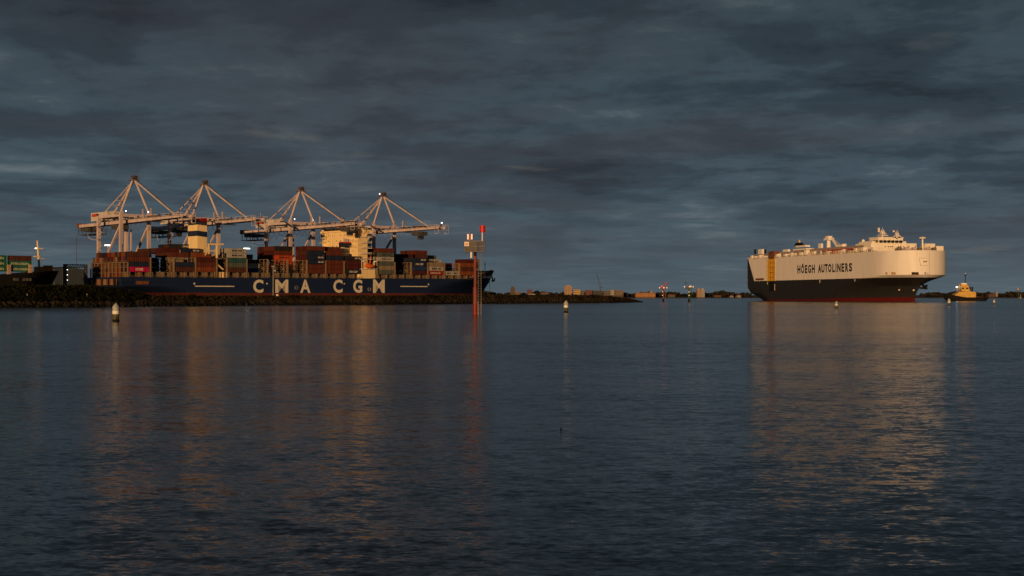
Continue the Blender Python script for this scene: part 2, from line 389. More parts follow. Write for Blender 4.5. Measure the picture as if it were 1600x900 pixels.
    for px in (672, 300, 455, 815, 930):
        for _ in range(14): tuft(bw_point(px + random.uniform(-6, 6), random.uniform(0.6, 1.1)), 0.9, 1.0, 20, 0)
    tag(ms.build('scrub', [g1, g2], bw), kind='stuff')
    # lamp post on the crest and two white marker stakes
    p = bw_point(427, 1.3); t = empty('lamp_post', p, 0, 'slim pale lamp post standing on the breakwater before the second hull letter', 'lamp post')
    zt = (HOR - 417) * p.y / F + CAMZ - p.z
    q = MB(); q.tube((0, 0, -0.2), (0, 0, zt), 0.26, 8, 0.16); q.build('post', M['galv'], t)
    q = MB(); q.box(-0.5, 0.5, -0.3, 0.3, zt - 0.02, zt + 0.3); q.build('lamp_head', M['galv'], t)
    q = MB(); q.box(0.15, 0.85, -0.2, 0.2, zt - 1.4, zt - 0.9); q.build('sensor_box', M['galv'], t)
    q = MB(); q.box(0.9, 1.5, -0.25, 0.25, 0.0, 0.75); q.build('cabinet', M['white'], t)
    for px, py, lab in ((42.5, 467, 'white marker stake on the dark bank below the black bow'), (136, 467, 'white marker stake on the bank left of the nearest buoy')):
        p = bw_point(px, 0.45); t = empty('marker_stake', p, 0, lab, 'stake', 'white stakes on the bank')
        q = MB(); q.tube((0, 0, -0.2), (0, 0, 0.75), 0.09, 6, 0.07); q.build('post', M['white'], t)
        q = MB(); q.lathe([(0.10, 0.72), (0.12, 0.8), (0.02, 0.88)], 8); q.build('cap', M['galv'], t)
    # parked car roof showing over the scrub
    p = bw_point(166, 1.5); p.z = CAMZ + (HOR - 452.5) * p.y / F - 1.0
    t = empty('parked_car', p, R(8), 'pale parked car half hidden by scrub below the stern', 'car')
    q = MB(); q.prism([(-2.1, 0.35), (2.1, 0.35), (2.1, 0.8), (1.2, 0.92), (0.7, 1.45), (-0.9, 1.45), (-1.6, 0.95), (-2.1, 0.9)], -0.85, 0.85); q.build('body', M['cream'], t)
    q = MB(); q.prism([(1.02, 0.98), (0.62, 1.38), (-0.82, 1.38), (-1.3, 0.98)], -0.87, 0.87); q.build('side_window', M['glass'], t)
    for x in (-1.3, 1.3):
        for y in (-0.8, 0.8):
            q = MB(); q.tube((x, y - 0.1, 0.33), (x, y + 0.1, 0.33), 0.33, 12); q.build('wheel', M['black'], t)
build_breakwater()

# ------------------------------------------------------------------ quay
def build_quay():
    mb = MB(); t1 = qt(742, 52)
    c = [(-260, 52), (t1, 52), (t1 - 20, 420), (-260, 420)]
    lo = [qw(t, o, -3) for t, o in c]; hi = [qw(t, o, 3.6) for t, o in c]
    mb.hexa([*lo, *hi]); qo = mb.build('quay', M['concrete']); tag(qo, 'concrete container quay behind the moored ships', kind='structure')
build_quay()

# ------------------------------------------------------------------ container ship
def hull_grid(nu, levels, x0, x1, hb, zdeck, nsub=2):
    """levels: list of nominal z, the last one follows zdeck(u)"""
    us = [i / nu for i in range(nu + 1)]
    rows = []
    for u in us:
        ring = []
        for j, z in enumerate(levels):
            zz = zdeck(u) if j == len(levels) - 1 else min(z, zdeck(u) - 0.05)
            x = x0[j] + (x1[j] - x0[j]) * u
            ring.append((x, hb(u, j), zz))
        rows.append(ring)
    return us, rows
def hull_mb(rows, close_bow=True):
    mb = MB(); n = len(rows[0]); N = len(rows)
    for side in (-1, 1):
        v = [(x, side * y, z) for ring in rows for x, y, z in ring]; f = []
        for i in range(N - 1):
            for j in range(n - 1):
                a = (i * n + j, (i + 1) * n + j, (i + 1) * n + j + 1, i * n + j + 1)
                f.append(a if side < 0 else a[::-1])
        mb.idx(v, f)
    r = rows[0]     # transom
    for j in range(n - 1):
        mb.face([(r[j][0], r[j][1], r[j][2]), (r[j][0], -r[j][1], r[j][2]), (r[j + 1][0], -r[j + 1][1], r[j + 1][2]), (r[j + 1][0], r[j + 1][1], r[j + 1][2])])
    return mb

T0 = qt(188, 0.0); SHIP_L = qt(772, 24.0) - T0; HB = 24.0
def sx(t): return t - T0
def deck_u(u): return 13.7 + 1.3 * min(u, 0.83) / 0.83 + 6.8 * sstep(0.835, 0.95, u)
ship = empty('container_ship', qw(T0, HB, 0), QROT, 'long navy container ship with big pale hull letters moored under the cranes', 'ship')
SH = {}
def build_ship():
    L = SHIP_L
    lev = [-1.5, 2.0, 4.9, 8.5, 11.5, 13.0, 0]
    x0 = [26, 24, 15, 2.0, 0.6, 0.3, 0]; x1 = [L - 13, L - 12.5, L - 11.5, L - 9.0, L - 6.5, L - 5.0, L]
    us_b = [0.70, 0.71, 0.73, 0.76, 0.79, 0.81, 0.85]; kk = [1.5, 1.5, 1.6, 1.7, 1.8, 1.9, 2.1]
    def hb(u, j):
        h = HB
        if u > us_b[j]: h *= max(0.0, 1 - ((u - us_b[j]) / (1 - us_b[j])) ** kk[j])
        st = [0.45, 0.5, 0.62, 0.94, 1, 1, 1][j]
        if u < 0.12: h *= st + (1 - st) * sstep(0, 0.12, u)
        return max(h, 0.05)
    us, rows = hull_grid(110, lev, x0, x1, hb, deck_u)
    SH['hb'] = hb
    mb = hull_mb(rows)
    hull = mb.build('hull', hull_mat('navy_hull', cma_rules), ship)
    # deck plating
    d = MB()
    for a, b in zip(rows[:-1], rows[1:]):
        d.face([(a[-1][0], -a[-1][1], a[-1][2] - 0.9), (b[-1][0], -b[-1][1], b[-1][2] - 0.9), (b[-1][0], b[-1][1], b[-1][2] - 0.9), (a[-1][0], a[-1][1], a[-1][2] - 0.9)])
    d.build('deck', M['deckgrey'], ship)
    # big letters, each a painted part
    for ch, a, b in (('C', 395.5, 411.5), ('M', 430, 450.3), ('A', 469, 485), ('C', 520.8, 535.2), ('G', 551.8, 566), ('M', 582.8, 601)):
        ta, tb = qt(a), qt(b); z1 = (qz(ta, 0, 436.6) + qz(tb, 0, 436.9)) / 2; z0 = (qz(ta, 0, 457.6) + qz(tb, 0, 457.6)) / 2
        lettering(ch, sx(ta), sx(tb), -HB - 0.05, z0, z1, M['letter'], ship, 0.035, 'letter')
    for a, b, y in ((304.5, 366, 447.3), (625.5, 668, 447.6)):
        ta, tb = qt(a), qt(b); q = MB(); z = (qz(ta, 0, y) + qz(tb, 0, y)) / 2; q.box(sx(ta), sx(tb), -HB - 0.06, -HB, z - 0.28, z + 0.28); q.build('hull_stripe', M['letter'], ship)
    for px, y0, y1 in ((303.6, 441.6, 444.6), (417, 442, 444.4), (538, 442.5, 444.5), (669.6, 443, 445.6)):
        t = qt(px); q = MB(); q.box(sx(t) - 0.45, sx(t) + 0.45, -HB - 0.07, -HB, qz(t, 0, y1), qz(t, 0, y0)); q.build('tug_mark', M['letter'], ship)
    for px, y in ((463, 449.5), (577, 452)):
        t = qt(px); z = qz(t, 0, y); q = MB()
        for k in range(16):
            a, b = 2 * math.pi * k / 16, 2 * math.pi * (k + 1) / 16; q.bar((sx(t) + 1.1 * math.cos(a), -HB - 0.03, z + 1.1 * math.sin(a)), (sx(t) + 1.1 * math.cos(b), -HB - 0.03, z + 1.1 * math.sin(b)), 0.22, 0.06)
        q.build('thruster_mark', M['letter'], ship)
    # stern mooring deck: flat panel and bars, lit openings and dark bays put into the colours
    q = MB(); q.box(-0.12, 0.0, -20, 16, 9.2, 12.6); q.build('mooring_panel', M['rust'], ship)
    for k in range(9):
        y = -19 + k * 4.1; q = MB(); q.box(-0.42, -0.12, y, y + (1.6 if k % 3 else 2.6), 9.2, 12.6); q.build('stern_pillar', M['lash'] if k % 2 else M['black'], ship)
    q = MB(); q.box(sx(qt(220)) - 3, sx(qt(220)) + 5, -HB - 0.06, -HB, 9.6, 11.5); q.build('side_opening', M['rust'], ship)
    # name on the bow
    for a, b, s in ((0.905, 0.955, 'CMA CGM'),):
        u0, u1 = a, b; x_a = SHIP_L * u0; x_b = SHIP_L * u1
        def yb(u): return -(hb(u, 6) * 0.55 + hb(u, 5) * 0.45)
        y0_, y1_ = yb(u0) - 0.35, yb(u1) - 0.35
        lettering(s, x_a, x_b, y0_, 16.0, 17.7, M['letter'], ship, 0.02, 'bow_name', dy=y1_ - y0_)
    # anchor at the stem
    q = MB(); xa = L - 2.6; q.bar((xa, -0.4, 17.5), (xa + 1.4, -0.4, 13.6), 0.7); q.bar((xa - 1.2, -1.8, 14.2), (xa + 2.6, 1.0, 14.0), 1.2, 0.8); q.bar((xa + 2.2, -0.4, 14.0), (xa + 2.9, -0.4, 16.2), 0.7); q.build('anchor', M['black'], ship)
    q = MB(); q.tube((L - 5, -0.5, 13.5), (L - 4.2, -0.5, 0), 0.14, 6); q.build('anchor_chain', M['black'], ship)
    q = MB(); q.tube((L - 9, 0, 20.5), (L - 9, 0, 28), 0.25, 6); q.bar((L - 9, -1.2, 26), (L - 9, 1.2, 26), 0.2); q.build('foremast', M['lash'], ship)
    for x in (L - 3, L - 1.2):
        q = MB(); q.tube((x, 0, 21), (x, 0, 24.5), 0.08, 5); q.build('jackstaff', M['lash'], ship)
build_ship()

# containers --------------------------------------------------------
CW_, CH_ = 2.44, 2.90
def container_mesh(length):
    mb = MB(); h = 2.78; w2 = CW_ / 2; L2 = length / 2; fr = 0.16
    for x in (-L2, L2 - fr):
        for y in (-w2, w2 - fr): mb.box(x, x + fr, y, y + fr, 0, h)
    for y in (-w2, w2 - fr):
        for z in (0, h - fr): mb.box(-L2 + fr, L2 - fr, y, y + fr, z, z + fr)
    for x in (-L2, L2 - fr):
        for z in (0, h - fr): mb.box(x, x + fr, -w2 + fr, w2 - fr, z, z + fr)
    n = int(length / 0.56)       # corrugated sides
    for s in (-1, 1):
        prof = []
        for k in range(n * 2 + 1):
            x = -L2 + fr + (length - 2 * fr) * k / (2 * n); prof.append((x, s * (w2 - (0.03 if (k // 2) % 2 else 0.10))))
        for (xa, ya), (xb, yb) in zip(prof[:-1], prof[1:]):
            q = [(xa, ya, fr), (xb, yb, fr), (xb, yb, h - fr), (xa, ya, h - fr)]; mb.face(q if s < 0 else q[::-1])
    mb.face([(-L2, -w2, h - 0.05), (L2, -w2, h - 0.05), (L2, w2, h - 0.05), (-L2, w2, h - 0.05)])
    mb.box(L2 - 0.12, L2 - 0.06, -w2 + fr, w2 - fr, fr, h - fr)
    mb.box(-L2 + 0.06, -L2 + 0.10, -w2 + fr, -0.02, fr, h - fr); mb.box(-L2 + 0.06, -L2 + 0.10, 0.02, w2 - fr, fr, h - fr)
    for y in (-0.78, -0.36, 0.36, 0.78): mb.box(-L2 - 0.0, -L2 + 0.06, y - 0.045, y + 0.045, fr, h - fr)
    for z in (0.9, 1.3): mb.box(-L2 - 0.02, -L2 + 0.05, -0.75, 0.75, z, z + 0.08)
    me_o = mb.build('container_pattern', mat('container_grey', (0.3, 0.3, 0.3))); me = me_o.data; bpy.data.objects.remove(me_o); me.name = 'shipping_container'
    return me
CM40, CM20 = container_mesh(12.19), container_mesh(6.06)
CC = {  # paint name -> (colour, word)
 'brown': ((0.088, 0.030, 0.020), 'brown'), 'rust': ((0.125, 0.032, 0.020), 'rust red'), 'maroon': ((0.075, 0.016, 0.016), 'dark maroon'),
 'navy': ((0.016, 0.026, 0.060), 'navy blue'), 'magenta': ((0.50, 0.008, 0.10), 'magenta'), 'orange': ((0.52, 0.075, 0.02), 'bright orange'),
 'dullorange': ((0.23, 0.062, 0.020), 'dull orange'), 'white': ((0.42, 0.41, 0.38), 'pale grey'), 'beige': ((0.28, 0.22, 0.15), 'beige'),
 'green': ((0.014, 0.12, 0.030), 'green'), 'greygreen': ((0.10, 0.12, 0.105), 'grey green'), 'blue': ((0.018, 0.045, 0.14), 'blue'),
 'black': ((0.022, 0.022, 0.026), 'near black'), 'red': ((0.30, 0.026, 0.022), 'red'), 'tan': ((0.20, 0.10, 0.048), 'tan'), 'teal': ((0.03, 0.10, 0.11), 'teal')}
CMAT = {k: mat('container_' + k, tuple(c * 0.76 for c in v[0]), 0.6, 0.35, 0.9, streak=True, spec=0.25) for k, v in CC.items()}
LAST = {}
def put_container(t, o, z, col, label, group, text=None, tcol=None, length=40, rot=QROT):
    ob = bpy.data.objects.new('shipping_container', CM40 if length == 40 else CM20); COL.objects.link(ob)
    ob.location = qw(t, o, z); ob.rotation_euler = (0, 0, rot); LAST['o'] = ob
    ob.material_slots[0].link = 'OBJECT'; ob.material_slots[0].material = CMAT[col]
    tag(ob, label, 'container', group)
    if text:
        s, xa, xb, za, zb = text
        if s == '~':
            q = MB(); n = 9; wd = (xb - xa) / n; hgt = zb - za
            for k in range(n):
                if k == 5: continue
                q.box(xa + k * wd, xa + (k + 0.72) * wd, -CW_ / 2 - 0.03, -CW_ / 2 - 0.01, za + hgt * (0.12 if k % 3 else 0.0), zb - hgt * (0.2 if k % 2 else 0.0))
            tag(q.build('worn_print', MATS[tcol or 'off_white_letter_paint'], ob), kind='stuff'); return ob
        lettering(s, xa, xb, -CW_ / 2 - 0.02, za, zb, MATS[tcol or 'off_white_letter_paint'], ob, 0.03)
    return ob
# bays: (name for labels, near-side column of the after end, of the fore end)
BAYS = [('A', 203, 233.5), ('B', 238.5, 270.5), ('C', 275, 304.5), ('D', 308.5, 337), ('E', 358.5, 385), ('F', 388, 417.5), ('G', 421.5, 448.5), ('H', 452.5, 479), ('I', 482.5, 508.5), ('J', 511.5, 537), ('K', 540.5, 566), ('L', 593, 616.5), ('M', 619.5, 642.5), ('N', 645, 668), ('O', 671.5, 694), ('P', 697, 718.5), ('Q', 720, 741.5), ('R', 744, 764)]
BASE_Y = [(203, 424.6), (320, 424.6), (495, 427.2), (640, 429.2), (720, 430.2), (765, 430.0)]
TEXTS = {'cma': ('CMA CGM', 1.0, 5.2, 0.9, 2.0), 'cma2': ('CMA CGM', -3.5, 3.0, 0.8, 2.1), 'one': ('ONE', -2.3, 2.4, 0.65, 2.15), 'line': ('~', -3.8, 3.4, 0.9, 1.9), 'ham': ('HAMBURG SÜD', -5.2, 3.6, 0.9, 2.0), 'hapag': ('~', -4.2, 4.2, 0.7, 2.1)}
P_ = ['rust', 'brown', 'maroon', 'navy', 'brown', 'rust', 'tan', 'dullorange', 'red']
# per bay: list of (first row, last row, [colours bottom to top], {tier: text})
STACKS = {
 'A': [(0, 0, ['magenta', 'navy', 'rust', 'brown'], {0: 'one'}), (1, 16, 4, {}), (17, 18, 3, {})],
 'B': [(7, 9, ['maroon', 'black', 'navy'], {}), (10, 18, ['brown', 'navy', 'black', 'navy'], {})],
 'C': [(0, 2, ['brown', 'navy'], {}), (3, 6, ['brown', 'navy', 'beige', 'rust'], {}), (7, 9, ['rust', 'brown', 'navy', 'brown', 'maroon'], {}), (10, 18, ['brown', 'navy', 'rust', 'maroon', 'brown'], {})],
 'D': [(0, 1, ['dullorange', 'rust', 'maroon'], {}), (2, 6, ['rust', 'brown', 'rust', 'dullorange'], {}), (7, 11, ['rust', 'brown', 'maroon', 'navy', 'navy'], {4: 'cma'}), (12, 18, ['brown', 'rust', 'navy', 'navy', 'black', 'black'], {5: 'cma'})],
 'E': [(0, 6, ['brown', 'greygreen', 'teal', 'white', 'white'], {3: 'line', 4: 'line'}), (7, 18, ['brown', 'teal', 'greygreen', 'white'], {})],
 'F': [(3, 5, ['blue', 'white'], {}), (6, 18, ['navy', 'brown', 'maroon', 'maroon'], {})],
 'G': [(6, 8, ['black', 'maroon'], {}), (9, 18, ['maroon', 'brown', 'black'], {})],
 'H': [(6, 6, ['black', 'brown', 'orange', 'orange', 'rust', 'black'], {2: 'line', 3: 'line'}), (7, 14, ['black', 'brown', 'maroon', 'maroon', 'maroon', 'rust'], {})],
 'I': [(0, 0, ['rust', 'rust', 'navy', 'navy', 'navy', 'rust'], {2: 'cma', 3: 'cma'}), (1, 8, ['rust', 'maroon', 'maroon', 'maroon', 'brown', 'maroon'], {})],
 'J': [(0, 0, ['rust', 'rust', 'rust', 'navy', 'rust'], {}), (1, 8, ['rust', 'maroon', 'rust', 'navy', 'rust', 'rust'], {})],
 'K': [(0, 3, ['navy', 'maroon', 'maroon', 'black'], {0: 'cma2', 3: 'cma'}), (4, 10, ['maroon', 'brown', 'white', 'white', 'white', 'white'], {})],
 'L': [(0, 7, ['greygreen', 'beige', 'greygreen', 'white', 'greygreen', 'rust'], {3: 'line', 4: 'line'}), (8, 14, ['black', 'greygreen', 'black', 'greygreen', 'black'], {})],
 'M': [(4, 10, ['rust', 'maroon'], {}), (11, 16, ['maroon', 'black', 'navy'], {})],
 'N': [(0, 0, ['maroon', 'blue', 'navy', 'navy'], {2: 'cma2', 3: 'cma'}), (1, 5, ['maroon', 'navy', 'navy', 'navy'], {}), (6, 14, ['maroon', 'black', 'brown', 'navy', 'maroon'], {})],
 'O': [(0, 6, ['red', 'white', 'beige'], {0: 'ham', 1: 'hapag'}), (7, 12, ['maroon', 'maroon', 'brown', 'maroon', 'brown', 'rust'], {})],
 'P': [(0, 2, ['white2'], {0: 'line'}), (3, 7, ['brown', 'black', 'maroon'], {}), (8, 9, ['maroon', 'maroon', 'greygreen', 'white'], {3: 'line'}), (10, 15, ['maroon', 'brown', 'brown', 'greygreen', 'greygreen'], {})],
 'Q': [(0, 5, ['dullorange', 'brown', 'dullorange'], {}), (6, 12, ['brown', 'rust', 'brown'], {})],
 'R': [(4, 8, ['brown', 'rust', 'brown', 'maroon'], {}), (9, 12, ['rust', 'brown', 'beige'], {})],
}
# boxes that show in the picture: the largest singly, the slivers between them as one mass
SINGLE = set('''A0.0 A0.1 A0.2 A0.3 A1.-1 A1.0 A1.1 A1.2 A1.3 A10.2 A10.3 A11.-1 A11.0 A11.1 A11.2 A11.3 A12.2 A12.3 A13.-1 A13.0 A13.1 A13.2 A13.3 A14.-1 A14.0 A14.1 A14.2 A14.3 A15.2 A15.3 A16.-1 A16.0 A16.1 A16.2 A16.3 A17.2 A18.-1 A18.0 A18.1 A18.2 A2.2 A2.3 A3.-1 A3.0 A3.1 A3.2 A3.3 A4.2 A4.3 A5.-1 A5.0 A5.1 A5.2 A5.3 A6.2 A6.3 A7.-1 A7.0 A7.1 A7.2 A7.3 A8.2 A8.3 A9.-1 A9.0 A9.1 A9.2 A9.3 B10.3 B7.0 B7.1 B7.2 C0.0 C0.1 C1.1 C10.4 C11.4 C12.4 C13.4 C14.4 C15.4 C16.4 C17.4 C18.4 C3.0 C3.1 C3.2 C3.3 C4.3 C5.0 C5.1 C5.2 C5.3 C6.3 C7.3 C7.4 C8.3 C8.4 C9.3 C9.4 D0.0 D0.1 D0.2 D1.2 D12.5 D13.5 D14.5 D15.5 D16.5 D17.5 D18.5 D2.2 D2.3 D7.4 E0.0 E0.1 E0.2 E0.3 E0.4 E1.0 E1.1 E1.2 E1.3 E1.4 E2.3 E2.4 E3.0 E3.1 E3.2 E3.3 E3.4 E4.3 E4.4 E6.3 E6.4 E7.3 F3.0 F3.1 F6.2 F6.3 G6.0 G6.1 G9.2 H10.3 H10.4 H10.5 H11.3 H11.4 H11.5 H12.3 H12.4 H12.5 H13.3 H13.4 H13.5 H14.3 H14.4 H14.5 H6.0 H6.1 H6.2 H6.3 H6.4 H6.5 H7.2 H7.3 H7.4 H7.5 H8.3 H8.4 H8.5 H9.3 H9.4 H9.5 I0.0 I0.1 I0.2 I0.3 I0.4 I0.5 I1.0 I1.2 I1.3 I1.4 I1.5 I2.3 I2.4 I2.5 I3.0 I3.1 I3.2 I3.3 I3.4 I3.5 I4.3 I4.4 I4.5 I5.0 I5.1 I5.2 I5.3 I5.4 I5.5 J0.0 J0.1 J0.2 J0.3 J0.4 J1.5 K0.0 K0.1 K0.2 K0.3 K4.4 K4.5 L0.0 L0.1 L0.2 L0.3 L0.4 L0.5 L1.2 L1.3 L1.4 L1.5 L2.3 L2.4 L2.5 L3.3 L3.4 L3.5 L4.3 L4.4 L4.5 M4.0 M4.1 N0.0 N0.1 N0.2 N0.3 N1.0 N1.1 N1.2 N1.3 N2.3 N3.0 N3.1 N3.2 N3.3 N4.2 N4.3 N5.2 N5.3 N6.3 N6.4 N7.3 N7.4 O0.0 O0.1 O0.2 O10.5 O11.5 O12.5 O7.4 O7.5 O8.5 O9.5 P0.0 P10.4 P3.1 P3.2 P8.3 Q0.0 Q0.1 Q0.2 Q1.1 Q1.2 R4.1 R4.2 R4.3 R5.3 R6.3 R7.3 R8.3'''.split())
SLIVER = set('''A10.-1 A10.0 A10.1 A12.-1 A12.0 A12.1 A15.-1 A15.0 A15.1 A17.-1 A17.0 A17.1 A2.0 A2.1 A4.-1 A4.0 A4.1 A6.-1 A6.0 A6.1 A8.-1 A8.0 A8.1 C1.0 C2.0 C2.1 C4.0 C4.1 C4.2 C6.0 C6.1 C6.2 E2.0 E2.1 E2.2 E4.0 E4.1 E4.2 E5.0 E5.1 E5.2 E5.3 E5.4 E8.3 H8.2 I1.1 I2.0 I2.1 I2.2 I4.0 I4.1 I4.2 K9.2 K9.3 K9.4 L1.0 L1.1 L2.1 L2.2 L3.1 L3.2 L4.2 L5.3 L5.4 L5.5 N2.0 N2.1 N2.2 N6.2 N7.2 N8.2 N8.3 N8.4 O7.3 P13.1 P13.2 Q2.1 Q2.2 R4.0'''.split())
def build_containers():
    heights = {}; rnd = random.Random(11); plan = {}
    for name, a, b in BAYS:
        H = [0] * 19; colr = {}
        for r0, r1, cols, tx in STACKS[name]:
            for r in range(r0, r1 + 1):
                nt_ = cols if isinstance(cols, int) else len(cols); H[r] = nt_
                for k in range(nt_):
                    if isinstance(cols, int): c = rnd.choice(['tan', 'tan', 'dullorange', 'rust', 'brown', 'red', 'beige', 'navy', 'maroon', 'tan', 'dullorange'])
                    else:
                        c = cols[k]
                        if r > r0 and rnd.random() < 0.4 and c != 'white2': c = rnd.choice(['maroon', 'brown', 'rust', 'navy', 'black', 'brown'])
                    colr[(r, k)] = (c, tx.get(k) if r == r0 else None)
        heights[name] = H; plan[name] = colr
    count = 0; prev = [0] * 19; mass = []
    for bi, (name, a, b) in enumerate(BAYS):
        H = heights[name]; ta, tb = qt(a), qt(b); tm = (ta + tb) / 2; z0 = qz(tm, 0, lerp_tab(BASE_Y, (a + b) / 2))
        gap_before = bi == 0 or name in 'EL'
        for r in range(19):
            o = 0.55 + CW_ / 2 + r * 2.48
            near = max(H[:r]) if r else 0
            for k in range(-1 if (bi == 0 and r) else 0, H[r]):
                side = k >= (H[r - 1] if r else 0)
                end = k >= prev[r] or gap_before or k < 0
                if gap_before and bi and r > 8: end = k >= 3
                if not (side or end): continue
                key = f'{name}{r}.{k}'
                if key not in SINGLE and key not in SLIVER: continue
                c, tx = plan[name].get((r, k), (random.choice(['tan', 'dullorange', 'rust', 'brown', 'red', 'beige']), None))
                z = z0 + k * CH_
                if key in SLIVER: mass.append((tm, o, z, 'white' if c == 'white2' else c)); continue
                where = f'{ORD[bi]} bay from the stern, {ORD[r]} row in, {ORD[k] if k >= 0 else "lowest"} tier up'
                if c == 'white2':
                    for s, nm in ((-1, 'after'), (1, 'fore')):
                        put_container(tm + s * 3.1, o, z, 'white', f'short pale container, {nm} one, {where}', 'containers stacked on the navy ship', ('~', -1.9, 1.9, 0.9, 1.9) if r == 0 else None, 'dark_letter_paint', 20); count += 1
                    continue
                put_container(tm, o, z, c, f'{CC[c][1]} container, {where}', 'containers stacked on the navy ship', TEXTS[tx] if tx else None, 'dark_letter_paint' if c in ('white', 'greygreen', 'orange') else None); count += 1
        prev = H
    mb = MB(); names = sorted({c for *_, c in mass})
    for t, o, z, c in mass:
        mb.cur = names.index(c); mb.idx([(v.co.x + sx(t), v.co.y + o - HB, v.co.z + z) for v in CM40.vertices], [tuple(p.vertices) for p in CM40.polygons])
    if mass:
        mo = mb.build('stacked_containers', [CMAT[c] for c in names]); mo.location = ship.location; mo.rotation_euler = ship.rotation_euler
        tag(mo, 'half hidden container ends massed between the front stacks', 'containers', kind='stuff')
    print('containers', count, len(mass))
    # lashing bridges, coamings, pedestals
    edges = [200.5] + [(b + BAYS[i + 1][1]) / 2 for i, (n, a, b) in enumerate(BAYS[:-1]) if BAYS[i + 1][0] not in 'EL'] + [339.5, 356, 590.5]
    for px in edges:
        t = qt(px); x = sx(t); zb = qz(t, 0, lerp_tab(BASE_Y, px)); zd = deck_u(x / SHIP_L) - 0.9
        wbr = min(HB, SH['hb'](x / SHIP_L, 6)) - 0.6
        q = MB(); ht = 5.6 if px < 201 else (8.2 if px < 720 else 4.5); n = 10
        for k in range(n + 1):
            y = -wbr + 2 * wbr * k / n; wd = (1.1 if px > 201 else 0.5) if k in (0, n) else 0.24
            q.box(x - 0.35, x + 0.35, y - 0.12 if k else y - 0.3, y + (wd - 0.12), zd, zb + ht)
        for z in (zb - 0.3, zb + 2.6, zb + 5.4, zb + ht): q.box(x - 0.5, x + 0.5, -wbr, wbr, z - 0.12, z + 0.12)
        for k in range(n if px > 201 else 0):
            y0, y1 = -wbr + 2 * wbr * k / n, -wbr + 2 * wbr * (k + 1) / n
            if k % 2 == 0: q.bar((x - 0.3, y0, zb), (x - 0.3, y1, zb + 2.6), 0.25); q.bar((x - 0.3, y1, zb + 2.6), (x - 0.3, y0, zb + 5.4), 0.25)
            else: q.bar((x - 0.3, y1, zb), (x - 0.3, y0, zb + 2.6), 0.25); q.bar((x - 0.3, y0, zb + 2.6), (x - 0.3, y1, zb + 5.4), 0.25)
        for z in (zb + 3.6, zb + 6.4): q.box(x - 0.6, x - 0.5, -wbr, wbr, z - 0.05, z + 0.05)
        q.build('lashing_bridge', M['lash'], ship)
        for s in (-1, 1):
            q = MB(); q.box(x + s * 1.1 - 0.35, x + s * 1.1 + 0.35, -wbr, -wbr + 0.8, zd, zb - 0.05); q.build('pedestal', M['lash'], ship)
    for name, a, b in BAYS:
        ta, tb = qt(a), qt(b); tm = (ta + tb) / 2; x = sx(tm); zb = qz(tm, 0, lerp_tab(BASE_Y, (a + b) / 2)); zd = deck_u(x / SHIP_L) - 0.9
        wbr = min(HB, SH['hb'](min(1, sx(tb) / SHIP_L), 6)) - 0.4
        q = MB(); q.box(sx(ta) if name != 'A' else sx(tb) - 0.6, sx(tb), -wbr + 2.3, wbr - 2.3, zd, zb - 0.06); q.build('hatch_coaming', M['steel'], ship)
        q = MB(); q.box(x - 0.3, x + 0.3, -wbr, -wbr + 0.6, zd, zb - 0.08); q.build('pedestal', M['lash'], ship)
        q = MB()
        for z in (0.5, 1.05): q.box(sx(ta), sx(tb), -wbr - 0.06, -wbr, zd + 0.9 + z - 0.05, zd + 0.9 + z + 0.05)
        for k in range(7): xx = sx(ta) + (sx(tb) - sx(ta)) * k / 6; q.box(xx - 0.05, xx + 0.05, -wbr - 0.05, -wbr + 0.02, zd, zd + 1.95)
        q.build('railing', M['lash'], ship)
build_containers()

